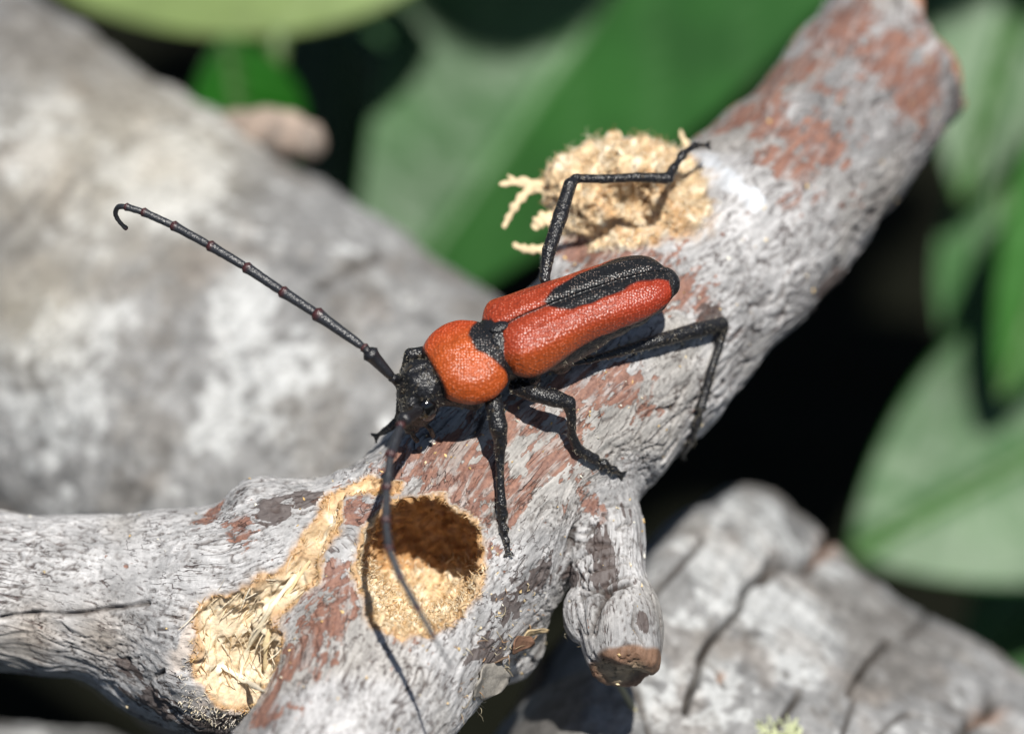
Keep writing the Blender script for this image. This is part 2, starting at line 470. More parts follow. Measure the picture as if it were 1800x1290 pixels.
def grain_coords(p):
    """smooth grain direction, plus a coordinate that runs slowly along the grain and fast across it"""
    A = np.zeros_like(p); Wt = np.zeros(len(p)); Sg = np.zeros(len(p)); Cc = np.zeros_like(p)
    for chn, pw, s0 in ((MAIN, 1.0, None), (LEFT, 1.0, None), (STUB, 1.3, .7)):
        P = np.array([c[0] for c in chn]); ln = np.concatenate([[0], np.cumsum(np.linalg.norm(np.diff(P, axis=0), axis=1))])
        if s0 is None:
            jn = L(650, 1010, -.15); ln = ln - ln[np.argmin(np.linalg.norm(P - jn, axis=1))]
        else: ln = ln + s0
        for k in range(len(chn) - 1):
            a, ra = chn[k]; b, rb = chn[k + 1]
            m = (a + b) / 2; t = (b - a); t = t / np.linalg.norm(t)
            al = (p - m) @ t
            w = pw * np.exp(-np.maximum(seg(p, a, b, ra, rb), -.1 * ra) ** 2 / .006 - ((p - m) ** 2).sum(1) / .35)
            A += w[:, None] * t; Wt += w; Sg += w * ((ln[k] + ln[k + 1]) / 2 + al); Cc += w[:, None] * (m + al[:, None] * t)
    Wt += 1e-12
    return A / (np.linalg.norm(A, axis=1)[:, None] + 1e-9), Sg / Wt, p - Cc / Wt[:, None]
E3 = np.array([.577, .577, .577])

print('branch sdf')
V, Q = surfnet(f_branch, (-3.1, -2.6, -3.0), (2.2, 2.0, 1.35), .0155)
make_bvh(f_branch, V, Q); tick('net'); me = mesh_from(V, Q, 'branch_wood'); me = subdivide(me, 1)
V = get_co(me); Nn = get_no(me)
tick('branch verts %d' % len(V))
def aniso(p, A, along, across):
    return PERP * across + E3 * (ARC * along)[:, None] + (p - V) * across
def blob(p, lst):
    """soft mask from seen surface places: (px, py, radius cm)"""
    m = np.zeros(len(p))
    for px, py, r in lst:
        c = march(f_solid, px, py)
        if c is None: continue
        m = np.maximum(m, np.exp(-((p - c) ** 2).sum(1) / (r * r)))
    return m
solid = f_solid(V); carve = f_carve(V)
wood = sstep(.006, .024, -solid - .0) * (carve < .03)
wood = np.maximum(wood, (carve < .012) * sstep(-.004, .008, -solid))
kn = ell(V, L(1092, 325, -.45), np.eye(3), np.array([.39, .27, .42])) + .06 * perlin(V * 5, 29) + .03 * perlin(V * 16, 30)
knm = 1 - sstep(-.01, .012, kn); wood = np.maximum(wood, knm)
A, ARC, PERP = grain_coords(V); tick('grain')
w3 = V + .05 * np.stack([perlin(V * 5, 31), perlin(V * 5, 32), perlin(V * 5, 33)], 1)
n_long = fbm(aniso(w3, A, 2.2, 11), 3, 41)
n_fine = fbm(aniso(w3, A, 9, 42), 3, 42)
n_med = fbm(w3 * 7, 3, 43)
n_spk = perlin(V * 55, 44)
rid = np.abs(perlin(aniso(w3, A, 3.5, 26), 45))
crk = 1 - sstep(0.0, .10, rid)
crk *= sstep(-.12, .25, perlin(aniso(V, A, 3, 6), 46))
rid2 = np.abs(perlin(aniso(w3, A, 9, 48), 49)); crk2 = (1 - sstep(0, .16, rid2)) * sstep(-.1, .3, perlin(V * 5, 50))
redz = blob(V, [(850, 850, .26), (960, 790, .2), (800, 790, .2), (1010, 690, .2), (1110, 690, .17), (780, 840, .15), (700, 820, .15), (1120, 470, .26),
                (1060, 430, .2), (1430, 250, .22), (1400, 300, .18), (1590, 120, .3), (1380, 130, .3), (1470, 60, .3), (1330, 200, .25), (560, 1090, .17), (520, 1160, .17), (470, 1250, .15), (640, 890, .14),
                (930, 740, .2), (600, 1020, .12), (700, 1080, .12), (1040, 890, .08), (1210, 500, .16), (370, 905, .09), (420, 930, .1)])
redn = .55 * n_long + .5 * n_med + .22 * n_fine
red = sstep(.02, .10, redn + (redz - .58) * .75)
dark = blob(V, [(950, 1010, .12), (905, 1060, .16), (1060, 960, .13), (1070, 1010, .12), (1000, 1010, .08), (1095, 900, .08), (280, 1230, .22), (360, 1270, .2), (220, 1170, .1), (480, 900, .12), (540, 880, .10), (1130, 1090, .06), (860, 1140, .16), (1030, 900, .05), (1250, 560, .1), (1460, 500, .2)])
drk = sstep(.05, .16, .6 * n_long + .4 * n_fine + (dark - .62) * .7)
# the wrinkled collar of the side stub
col_m = blob(V, [(1060, 960, .13), (1065, 1010, .13), (1090, 900, .09)])
kfold = blob(V, [(1250, 420, .2), (1200, 500, .22), (1300, 500, .16), (1180, 450, .12)])
Vs = V - L(1060, 800, -.3)
wr = np.abs(perlin(np.stack([w3[:, 0] * 5, w3[:, 1] * 26, w3[:, 2] * 9], 1), 47))
wrk = (1 - sstep(0, .18, wr)) * sstep(.25, .7, col_m)
kr = np.linalg.norm(V - KNOT_C - np.array([.03, -.02, .05]), axis=1) + .03 * perlin(V * 7, 51)
kw = np.abs(np.sin(kr * 62)); kfw = (1 - sstep(0, .55, kw)) * sstep(.3, .7, kfold)
disp = (.012 * fbm(aniso(V, A, 2.5, 6), 3, 61) + .005 * n_long - .010 * crk - .0015 * crk2 + .003 * n_fine - .026 * wrk - .007 * kfw
        + .005 * perlin(aniso(w3, A, 7, 32), 62))
def seam(pts, w):
    P_ = [march(f_solid, *q) for q in pts]; d_ = np.full(len(V), 9.)
    for a_, b_ in zip(P_[:-1], P_[1:]): d_ = np.minimum(d_, seg(w3 * .35 + V * .65, a_, b_, 0, 0))
    return np.exp(-(d_ / w) ** 2)
sm = np.maximum.reduce([seam([(1070, 1040), (1052, 1075), (1040, 1110), (1022, 1140)], .010), seam([(1005, 1060), (1040, 1040), (1072, 1036), (1110, 1028)], .008),
                        seam([(1010, 930), (1002, 985), (992, 1040)], .009), seam([(1118, 1060), (1112, 1100), (1128, 1125)], .006), seam([(0, 1082), (110, 1082), (180, 1070), (260, 1062)], .009), seam([(290, 1180), (235, 1230), (225, 1160)], .009)])
disp = disp - .028 * sm
flank = np.clip((PERP @ np.array([.70, -.68, -.1])) / .4, 0, 1) * sstep(-.35, .1, V[:, 0] + V[:, 1] * .2) * (1 - sstep(.3, .6, col_m))
fr_ = np.abs(perlin(aniso(w3, A, 1.5, 17), 52)); flk = (1 - sstep(0, .16, fr_)) * sstep(.35, .75, flank + .3 * n_med)
disp = disp - .022 * flk
crust = blob(V, [(540, 850, .1), (480, 875, .1), (600, 830, .08), (560, 900, .08), (420, 1260, .12), (300, 1250, .12)]); disp = disp + crust * .035 * fbm(V * 16, 3, 60)
fibn = perlin(aniso(V, A, 7, 45), 63)
gdir = GOUGE[4][0] - GOUGE[1][0]; gdir /= np.linalg.norm(gdir)
ingz = np.exp(-(np.linalg.norm(V - GOUGE[3][0], axis=1) / .55) ** 4) * (np.linalg.norm((V - H0)[:, :2], axis=1) > .33)
Vg_ = V + .03 * np.stack([perlin(V * 4, 34), perlin(V * 4, 35), perlin(V * 4, 36)], 1)
qg = Vg_ - gdir * ((Vg_ @ gdir) * .86)[:, None]
fibn = lerp(fibn, 1.2 * perlin(qg * 34, 37) + .6 * perlin(qg * 70, 38), ingz)
wdisp = knm * (.085 * fbm(V * 6, 2, 68) + .014 * np.abs(perlin(V * 22, 69))) + .022 * fibn * (1 + .5 * perlin(V * 6, 66)) + (.016 * perlin(V * 25, 64) + .010 * np.abs(perlin(V * 60, 65))) * (1 - .8 * ingz) * (1 - .45 * knm)
V2 = V + Nn * (disp * (1 - wood) + wdisp * wood)[:, None]
# torn fringe where bark meets the wood
rim = np.exp(-((solid + .0) / .016) ** 2) * np.exp(-(carve / .02) ** 2)
V2 += Nn * (rim * .012 * (perlin(V * 40, 67)))[:, None]
set_co(me, V2)
grey = np.array([.50, .492, .492]); col = np.tile(grey, (len(V), 1))
col *= (1 + .36 * n_long + .34 * n_med + .24 * n_fine)[:, None]
lowd = fbm(V * 1.5, 2, 79); col *= (1 - .35 * sstep(.05, .35, lowd))[:, None]
warm = sstep(0, .4, perlin(V * 2.2, 71)); col = mixc(col, (.40, .37, .33), warm * .55)
ivory = blob(V, [(60, 1110, .12), (180, 1120, .12), (640, 800, .1)]); col = mixc(col, (.46, .36, .26), ivory * .5)
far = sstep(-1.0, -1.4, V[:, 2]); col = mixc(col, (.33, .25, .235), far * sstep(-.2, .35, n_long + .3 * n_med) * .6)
drkc = np.array([.085, .06, .055]); 
col = mixc(col, (.055, .04, .036), np.clip(crk * .85 + crk2 * .6 + flk * .8, 0, 1))
col = mixc(col, (.06, .048, .042), np.clip(wrk * .8 + kfw * .35 + sm, 0, 1))
spk = sstep(.42, .55, perlin(V * 38, 73)); col = mixc(col, (.09, .07, .06), spk * .45)
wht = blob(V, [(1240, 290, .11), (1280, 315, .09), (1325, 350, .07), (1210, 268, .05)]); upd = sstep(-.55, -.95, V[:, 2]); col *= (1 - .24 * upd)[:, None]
whm = sstep(.35, .7, wht + .5 * n_med + .3 * n_fine); col = mixc(col, (.61, .635, .67), whm * np.clip(.85 + .6 * n_fine, .3, 1))
cutm = sstep(-.02, .0, (V - P_STUB) @ STUB_N) * (np.linalg.norm(V - P_STUB, axis=1) < .26)
cutm = sstep(-.035, -.012, (V - P_STUB) @ STUB_N + .014 * perlin(V * 12, 75)) * (np.linalg.norm(V - P_STUB, axis=1) < .26)
endm = sstep(-.06, -.02, (V - P_CUT) @ AX_CUT + .02 * perlin(V * 8, 76))
rr_ = np.linalg.norm(V - P_STUB, axis=1); col = mixc(col, (.20, .11, .065), cutm * .95); col = mixc(col, (.36, .29, .20), cutm * (1 - sstep(.07, .13, rr_ + .04 * n_med)) * .85); col = mixc(col, (.40, .2, .12), endm * .9)
twood = np.array([.68, .50, .30])
wc = np.tile(twood, (len(V), 1)) * (1 + .35 * fibn + .2 * perlin(V * 12, 77))[:, None]
wc = mixc(wc, (.84, .74, .56), sstep(.0, .5, perlin(V * 20, 78)))
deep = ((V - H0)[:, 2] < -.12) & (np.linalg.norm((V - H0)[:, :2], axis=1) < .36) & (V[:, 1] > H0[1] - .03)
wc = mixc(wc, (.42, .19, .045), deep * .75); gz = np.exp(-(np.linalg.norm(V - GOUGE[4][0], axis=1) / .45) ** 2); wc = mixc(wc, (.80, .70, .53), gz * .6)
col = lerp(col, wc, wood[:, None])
col = mixc(col, (.50, .29, .13), np.clip(rim * 1.2, 0, 1) * .8)
gfr = np.array(GOUGE[5][0]); fr = np.exp(-((np.linalg.norm(V - gfr, axis=1) - .24) / .06) ** 2) * sstep(-.1, .2, n_med) * (1 - wood)
col = mixc(col, (.66, .57, .50), np.clip(fr * 1.3, 0, 1) * .85)
ringk = np.exp(-(np.maximum(kn, 0) / .05) ** 2) * (1 - wood) * sstep(-.25, .3, n_med + .5 * n_fine)
col = mixc(col, (.42, .30, .20), ringk * .8)
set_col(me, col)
keep = (1 - wood) * (1 - np.clip(rim * 1.5, 0, 1)) * (1 - cutm) * (1 - whm)
set_f(me, np.where(keep > .5, .45 * n_long + .45 * n_med + .2 * n_fine + (redz - .60) * .8, -1) , 'redf')
set_f(me, np.where(keep > .5, .6 * n_long + .3 * n_fine + (dark - .66) * .75, -1), 'darkf')
set_f(me, keep, 'keep')
gv = me.attributes.new('grainco', 'FLOAT_VECTOR', 'POINT'); gv.data.foreach_set('vector', (PERP + E3 * (ARC * .22)[:, None]).astype(F32).ravel())
tick('bark colours')

branch = thing('dead_branch', MAIN[3][0] - np.array([0, .3, .3]),
               'dead grey and red-brown forked branch with chewed round hole, under the red beetle', 'branch')
link('bark', me, M_BARKS, branch)
BV = V2; me.update(); BN = get_no(me) @ AX.T; BWOOD = wood; BCARVE = carve

# ---- torn wood fibres standing in the hole, the gouge and the chewed knot
def strand(p, d, ln, r, curl, rng, m=3, n=6):
    a = rng.normal(size=3); a -= (a @ d) * d; a /= np.linalg.norm(a)
    t = np.linspace(0, 1, n)[:, None]
    P = p + d * ln * t + a * curl * ln * t ** 2 + np.cross(a, d) * curl * .5 * ln * np.sin(t * 5 * curl)
    return tube(P, r * (1 - .75 * t[:, 0]), m, caps=False)
def fibres(sel, num, ln, r, curl, name, rng, lift=.5, grain=.5, cols=((.72, .52, .27), (.82, .68, .46), (.55, .34, .14))):
    b = Batch(); ids = rng.choice(np.nonzero(sel)[0], num)
    for i in ids:
        d = BN[i] * lift + A[i] * rng.choice([-1, 1]) * grain + rng.normal(size=3) * .45
        d /= np.linalg.norm(d)
        l_ = ln * rng.uniform(.4, 1.5)
        Vv, Ff = strand(BV[i] - BN[i] * .004, d, l_, r * rng.uniform(.6, 1.4), rng.uniform(0, curl), rng)
        b.add(Vv, Ff, np.array(cols[rng.integers(len(cols))]) * rng.uniform(.8, 1.15))
    return link(name, b.mesh(name), M_FIBER, branch, kind='stuff')
rng = np.random.default_rng(3)
front = BN[:, 2] > -.3
inhole = (BWOOD > .5) & (np.linalg.norm((BV - H0)[:, :2], axis=1) < .34)
fibres(inhole & (BV[:, 1] < H0[1] + .02), 2600, .026, .0034, .9, 'hole_fibre', rng, .6, .3, ((.74, .56, .34), (.84, .72, .52), (.60, .40, .20)))
fibres(inhole & (BV[:, 1] >= H0[1] + .02), 500, .022, .0025, .6, 'hole_fibre', rng, .35, .8, ((.5, .3, .12), (.42, .22, .08)))
GT = []
for (a, ra), (b_, rb) in zip(GOUGE[:-1], GOUGE[1:]): GT.append(((a + b_) / 2, (b_ - a) / np.linalg.norm(b_ - a)))
gi = np.argmin(np.stack([((BV - m_) ** 2).sum(1) for m_, t_ in GT], 1), 1); A_keep = A; A = np.array([t_ for m_, t_ in GT])[gi]
ing = (BWOOD > .5) & (np.linalg.norm(BV - gfr, axis=1) < .75) & ~inhole & front
fibres(ing, 260, .085, .0034, .3, 'gouge_fibre', rng, .05, 1.8, ((.84, .70, .48), (.90, .80, .62), (.70, .50, .28)))
A = A_keep
ink = (BWOOD > .5) & (np.linalg.norm(BV - K_C, axis=1) < .6) & front
fibres(ink, 1500, .030, .0032, 1.4, 'knot_fibre', rng, .7, .3, ((.76, .60, .38), (.86, .76, .58), (.58, .38, .20)))
rimz = (np.abs(BCARVE) < .014) & (BWOOD > .15) & (BWOOD < .9) & front
fibres(rimz, 900, .018, .0030, .8, 'rim_fibre', rng, .5, .3, ((.66, .44, .2), (.72, .52, .3), (.45, .26, .12)))
under = (np.linalg.norm(BV - march(f_solid, 880, 1150), axis=1) < .34) & (BN[:, 1] < .1)
fibres(under, 130, .035, .003, 1.0, 'underside_fibre', rng, .4, .5, ((.45, .36, .22), (.36, .22, .12), (.55, .48, .34)))
gr = (np.linalg.norm(BV - march(f_solid, 400, 1215), axis=1) < .22) & front & (BWOOD < .6)
fibres(gr, 300, .018, .0030, .8, 'gouge_rim_fibre', rng, .8, .4, ((.72, .66, .58), (.80, .70, .52)))

# ---- single curled shavings that stand out against the leaves
def shaving(pts, r, name='wood_shaving', col=(.76, .60, .38)):
    P = catmull([list(L(a, b, d)) + [q] for a, b, d, q in pts], 5)
    T, Nf, Bf = frames(P[:, :3]); m = 8; a = np.arange(m) * 2 * math.pi / m
    rr = P[:, 3] * (1 + .35 * np.sin(np.arange(len(P)) * 1.9))
    Vv = P[:, None, :3] + rr[:, None, None] * (np.cos(a)[None, :, None] * Nf[:, None] * 1.0 + np.sin(a)[None, :, None] * Bf[:, None] * .45)
    n = len(P); i = np.arange(n - 1)[:, None] * m; j = np.arange(m)[None]; j2 = (j + 1) % m
    Fc = np.stack([i + j, i + j2, i + m + j2, i + m + j], -1).reshape(-1, 4)
    Vv = Vv.reshape(-1, 3); Vv += .006 * np.stack([perlin(Vv * 30, 81 + k) for k in range(3)], 1)
    me = mesh_from(Vv, Fc, name); set_col(me, np.tile(np.array(col), (len(Vv), 1)) * (1 + .2 * perlin(Vv * 20, 80))[:, None])
    return link(name, me, M_FIBER, branch)
shaving([(1010, 345, -.62, .035), (960, 335, -.6, .03), (925, 320, -.6, .022), (878, 325, -.58, .010)], 0)
shaving([(935, 328, -.6, .02), (912, 352, -.58, .018), (897, 378, -.58, .016), (884, 402, -.58, .007)], 0)
shaving([(925, 325, -.6, .016), (905, 318, -.6, .014), (893, 308, -.62, .006)], 0)
shaving([(1000, 405, -.6, .03), (965, 385, -.56, .035), (948, 390, -.55, .03), (938, 402, -.55, .012)], 0)
shaving([(985, 440, -.6, .024), (950, 438, -.58, .02), (925, 438, -.56, .018), (902, 430, -.56, .008)], 0)
shaving([(1212, 268, -.75, .018), (1203, 248, -.74, .014), (1195, 230, -.74, .006)], 0)
shaving([(1090, 300, -.42, .02), (1096, 280, -.42, .018), (1088, 262, -.45, .01)], 0, col=(.85, .74, .52))
for pts, c in (([(520, 1010, .0, .008), (470, 1080, .0, .012), (432, 1150, 0, .012), (420, 1200, 0, .006)], (.86, .76, .56)),
               ([(545, 985, .0, .006), (500, 1050, .0, .010), (470, 1120, 0, .012), (465, 1180, 0, .006)], (.8, .64, .38)),
               ([(390, 1170, .0, .008), (430, 1195, .0, .014), (465, 1215, 0, .006)], (.86, .78, .62))):
    pts2 = []
    for a, b, d, q in pts:
        s_ = march(f_branch, a, b); pts2.append((a, b, s_[2] + .02, q))
    shaving(pts2, 0, 'wood_splinter', c)
# flaking bark under the hole
def flake(px, py, w, h, tilt, col, curl=.3, seed=0, dz=.012):
    c = march(f_solid, px, py)
    g = 14; u, v = np.meshgrid(np.linspace(-1, 1, g), np.linspace(-1, 1, g), indexing='ij')
    e = 1e-3; gr_ = np.array([f_solid((c + e * np.eye(3)[k])[None])[0] - f_solid((c - e * np.eye(3)[k])[None])[0] for k in range(3)])
    n = gr_ / np.linalg.norm(gr_); t = np.cross(n, [math.sin(tilt), -math.cos(tilt), 0]); t /= np.linalg.norm(t); bt = np.cross(n, t)
    ru = u * np.sqrt(1 - v * v / 2); rv = v * np.sqrt(1 - u * u / 2)
    edge = 1 + .25 * perlin(np.stack([ru.ravel() * 2, rv.ravel() * 2, np.full(g * g, seed * 3.1)], 1), seed).reshape(g, g)
    P = c + (ru * w * edge)[..., None] * t + (rv * h * edge)[..., None] * bt + (dz + curl * w * (ru + .3) ** 2)[..., None] * n
    P = P.reshape(-1, 3); P2 = P - n * .008
    i, j = np.meshgrid(np.arange(g - 1), np.arange(g - 1), indexing='ij'); a = (i * g + j).ravel()
    Fc = np.stack([a, a + g, a + g + 1, a + 1], 1); F2 = Fc[:, ::-1] + g * g
    ring = [k for k in range(g)] + [k * g + g - 1 for k in range(1, g)] + [(g - 1) * g + k for k in range(g - 2, -1, -1)] + [k * g for k in range(g - 2, 0, -1)]
    ring = np.array(ring); r2 = np.roll(ring, -1)
    F3 = np.stack([ring, r2, r2 + g * g, ring + g * g], 1)
    V_ = np.vstack([P, P2]); V_ += .006 * np.stack([perlin(V_ * 22, 90 + seed + k) for k in range(3)], 1)
    me = mesh_from(V_, np.vstack([Fc, F2, F3]), 'bark_flake'); set_col(me, np.tile(np.array(col), (len(V_), 1)) * (1 + .3 * perlin(V_ * 14, 91))[:, None])
    return link('bark_flake', me, M_BARK, branch)
flake(905, 1130, .06, .04, .6, (.20, .11, .07), .5, 1)
flake(925, 1112, .06, .03, .9, (.52, .40, .24), .6, 2)
flake(850, 1195, .11, .08, .2, (.28, .26, .23), .3, 3)
flake(870, 1165, .05, .04, 1.4, (.18, .12, .08), .5, 4)
flake(1070, 520, .05, .03, .6, (.5, .45, .42), .5, 5)

# ================================================================== BIG WEATHERED LOG
def dens(lo, a, b, hi, nc, nf):
    return np.concatenate([np.linspace(lo, a, nc, endpoint=False), np.linspace(a, b, nf, endpoint=False), np.linspace(b, hi, nc)])
def make_log(la, ldir, LR, us, phr, nfine, seed, cracks, bumps, lichens, darks, label, browns=(), extra=None, uend=None, yel=()):
    ldir = np.array(ldir, float); ldir /= np.linalg.norm(ldir)
    lup = np.array([0, 0, 1.]) - ldir[2] * ldir; lup /= np.linalg.norm(lup)
    lside = np.cross(ldir, lup); lside = lside if lside[1] > 0 else -lside
    ph = np.concatenate([np.radians(np.linspace(phr[0], phr[1], nfine, endpoint=False)), np.radians(np.linspace(phr[1], phr[0] + 360, 60, endpoint=False))])
    U, PH = np.meshgrid(us, ph, indexing='ij')
    def pt(U, PH, R): return la + U[..., None] * ldir + R[..., None] * (np.cos(PH)[..., None] * lup + np.sin(PH)[..., None] * lside)
    P0 = pt(U, PH, np.full(U.shape, LR)).reshape(-1, 3); PHr = PH.ravel(); Ur = U.ravel()
    nz = lambda f, s, o=3: fbm(P0 * f, o, s + seed)
    px, py = toPix(P0); vis = ((PHr > -.6) & (PHr < 1.9)).astype(float)
    cr = np.zeros(len(px)); crm = np.zeros(len(px)); wob = 9 * perlin(P0 * 4, 104); wob2 = 9 * perlin(P0 * 4, 105); wv = (1 + .5 * perlin(P0 * 8, 106))
    for pts, w, dep in cracks:
        pts = np.array(pts, float); d = np.full(len(px), 1e9)
        for a, b in zip(pts[:-1], pts[1:]):
            ab = b - a; t = np.clip(((px + wob - a[0]) * ab[0] + (py + wob2 - a[1]) * ab[1]) / (ab @ ab), 0, 1)
            d = np.minimum(d, np.hypot(px + wob - a[0] - t * ab[0], py + wob2 - a[1] - t * ab[1]))
        q = np.exp(-(d / w) ** 2) * vis * wv; cr += q * dep; crm = np.maximum(crm, q * min(1, dep / .035))
    def lb(x, y, rx, ry=None): return np.exp(-((px - x) / rx) ** 2 - ((py - y) / (ry or rx)) ** 2) * vis
    Rr = LR + .05 * LR * nz(.5, 101, 2) + .05 * nz(1.6, 102) + .030 * nz(5, 103) + .010 * nz(22, 107, 2) - cr
    for b_ in bumps: Rr += b_[-1] * lb(*b_[:-1])
    if extra: Rr += extra(P0, px, py, vis)
    if uend is not None:                     # rounded, broken end
        u0, sg = uend; e = np.clip(sg * (Ur - u0) + .12 * perlin(P0 * 3, 99 + seed), 0, .35) / .35; Rr = Rr * (1 - .45 * (1 - np.sqrt(1 - (1 - e) ** 2)))
    VL = pt(U, PH, Rr.reshape(U.shape)).reshape(-1, 3)
    nu, nph = U.shape
    i = np.arange(nu - 1)[:, None] * nph; j = np.arange(nph)[None]; j2 = (j + 1) % nph
    FL = np.stack([i + j, i + nph + j, i + nph + j2, i + j2], -1).reshape(-1, 4)
    cV = []; cF = []; base_i = len(VL)
    for e, row in ((0, 0), (1, nu - 1)):
        ring = VL[row * nph:(row + 1) * nph]; c = ring.mean(0); prev = np.arange(row * nph, (row + 1) * nph)
        for f_ in (.8, .6, .4, .2, .02):
            cV.append(c + (ring - c) * f_ + ldir * .12 * perlin(ring * f_ * 3, 5)[:, None]); cur = np.arange(base_i, base_i + nph); base_i += nph
            q = np.stack([prev, np.roll(prev, -1), np.roll(cur, -1), cur], 1)
            cF.append(q if e else q[:, ::-1]); prev = cur
    nmain = len(VL); VLa = np.vstack([VL] + cV)
    me = mesh_from(VLa, np.vstack([FL] + cF), 'log_wood')
    lc = np.tile(np.array([.245, .245, .245]), (nmain, 1))
    t1 = nz(1.1, 111); t2 = nz(3.2, 112); t3 = nz(11, 113)
    lc *= (1 + .5 * t1 + .6 * t2 + .5 * t3)[:, None]
    lz = np.maximum.reduce([lb(*b) for b in lichens]) if lichens else 0
    lich = sstep(.04, .13, .45 * nz(1.5, 114) + .6 * t2 + .5 * t3 + .5 * (lz - .38)); lc = mixc(lc, (.52, .53, .53), lich * .72)
    dz = np.maximum.reduce([lb(*b) for b in darks]) if darks else 0
    lc = mixc(lc, (.15, .138, .125), sstep(.05, .28, nz(1.8, 115) + .4 * t3 + .45 * (dz - .1)) * .65)
    lc = mixc(lc, (.30, .25, .21), sstep(.15, .4, nz(2.5, 116)) * .25)
    gn = perlin((P0 - ldir * ((P0 @ ldir) * 0)[:, None]) @ np.stack([ldir * 22, lup * 3.5, lside * 3.5], 1), 118); lc *= (1 + .22 * gn)[:, None]
    for b in yel: lc = mixc(lc, (.52, .47, .36), lb(*b) * .30)
    lc = mixc(lc, (.05, .04, .033), np.clip(crm * .9, 0, .95))
    for b in browns: lc = mixc(lc, (.36, .22, .15), lb(*b) * .8)
    lc = mixc(lc, (.12, .11, .10), sstep(.35, .5, perlin(P0 * 20, 117)) * .5)
    set_col(me, np.vstack([lc, np.tile(np.array([.28, .22, .17]), (len(VLa) - nmain, 1))]))
    t = thing('weathered_log', la, label, 'log'); link('log_wood', me, M_LOG, t)
    return t, VL, px, py, PHr
def slope_dir(x, y, z): v = np.array([x, y, z], float); return v / np.linalg.norm(v)
dA = slope_dir(.835, -.55, .34)
cA = L(560, 900, -2.95)                                 # a point on the axis of the log at the left
log, _, _, _, _ = make_log(cA, dA, 1.32, dens(-9, -2.6, .75, .95, 20, 430), (-70, 110), 420, 0,
    (([(30, 470), (140, 300), (230, 250), (330, 205)], 9, .014), ([(560, 505), (600, 480), (665, 455)], 8, .025), ([(110, 610), (170, 560), (220, 520)], 7, .012),
     ([(0, 420), (60, 360)], 7, .015), ([(380, 700), (420, 640), (500, 600)], 6, .006), ([(720, 560), (800, 520)], 5, .006)),
    ((430, 215, 90, .05),),
    ((130, 650, 120), (460, 690, 130), (90, 270, 150), (290, 300, 120), (370, 190, 110), (180, 580, 70), (420, 550, 70)),
    ((60, 80, 130), (300, 90, 80), (130, 500, 80), (330, 470, 70), (560, 780, 80)),
    'thick smooth grey log with cream and white lichen patches, left behind the long antenna', uend=(.95, -1), yel=((150, 290, 190), (330, 260, 120), (60, 560, 100)))
tick('log a')
def ledge(P0, px, py, vis):
    k = np.exp(-((px - 1335) / 150) ** 2 - ((py - 905) / 85) ** 2) * vis
    lg_ = sstep(-8, 8, (py - (925 + 14 * perlin(P0 * 3, 108))))
    return .15 * k - .02 * lg_ * np.exp(-((px - 1380) / 150) ** 2 - ((py - 930) / 60) ** 2)
dB = slope_dir(.855, -.52, .11)
cB = L(400, 1410, -3.25) + np.array([.02, .03, .52])
logB, VL, lpx, lpy, LPH = make_log(cB, dB, 2.52, dens(1.02, 1.06, 4.6, 8, 10, 600), (-15, 112), 480, 50,
    (([(1205, 1250), (1235, 1150), (1290, 1080), (1325, 1020), (1350, 1000)], 5, .11), ([(1325, 1020), (1360, 1000), (1420, 1000), (1447, 965)], 8, .09),
     ([(1360, 1290), (1400, 1225)], 5, .05), ([(1500, 1210), (1530, 1150), (1570, 1120)], 5, .05), ([(1480, 1290), (1510, 1220)], 4, .04),
     ([(1590, 1110), (1660, 1075)], 4, .03), ([(1140, 1060), (1230, 955)], 6, .04), ([(1690, 1290), (1735, 1240), (1750, 1220)], 9, .06), ([(1270, 1210), (1260, 1175)], 4, .05),
     ([(1140, 1290), (1110, 1200)], 6, .03), ([(1550, 1290), (1600, 1250), (1690, 1270)], 5, .03)),
    ((1500, 930, 60, .06),),
    ((1340, 1050, 170), (1130, 1240, 80), (1290, 1000, 110), (1390, 1150, 80)), ((1650, 1150, 120), (1560, 1030, 90), (1340, 880, 90)),
    'cracked grey log with white lichen at the lower right, behind the sawn stub', ((1445, 975, 18), (1740, 1250, 25, 12), (1265, 1190, 8)), ledge, uend=(1.04, 1))
tick('log b')
make_log(L(-300, 1430, -2.9), slope_dir(1, -.10, .05), .52, np.linspace(-3, 2.2, 200), (-70, 110), 120, 90, (), (), ((60, 1290, 90),), (),
    'pale grey log end in the bottom left corner, below the left arm of the branch', uend=(2.2, -1))
# short broken stub poking out of the log towards the leaves
P = catmull([list(L(410, 245, -3.35)) + [.14], list(L(490, 235, -3.05)) + [.12], list(L(548, 250, -2.9)) + [.09]], 8)
Vt, Ft = tube(P[:, :3], P[:, 3] * (1 + .06 * np.sin(np.arange(len(P)) * 1.3)), 28)
Vt += .02 * np.stack([perlin(Vt * 5, 121 + k) for k in range(3)], 1)
me = mesh_from(Vt, Ft, 'broken_stub'); set_col(me, mixc(np.tile(np.array([.42, .33, .27]), (len(Vt), 1)), (.25, .21, .18), sstep(-.1, .3, perlin(Vt * 6, 124))))
link('broken_stub', me, M_LOG, log)

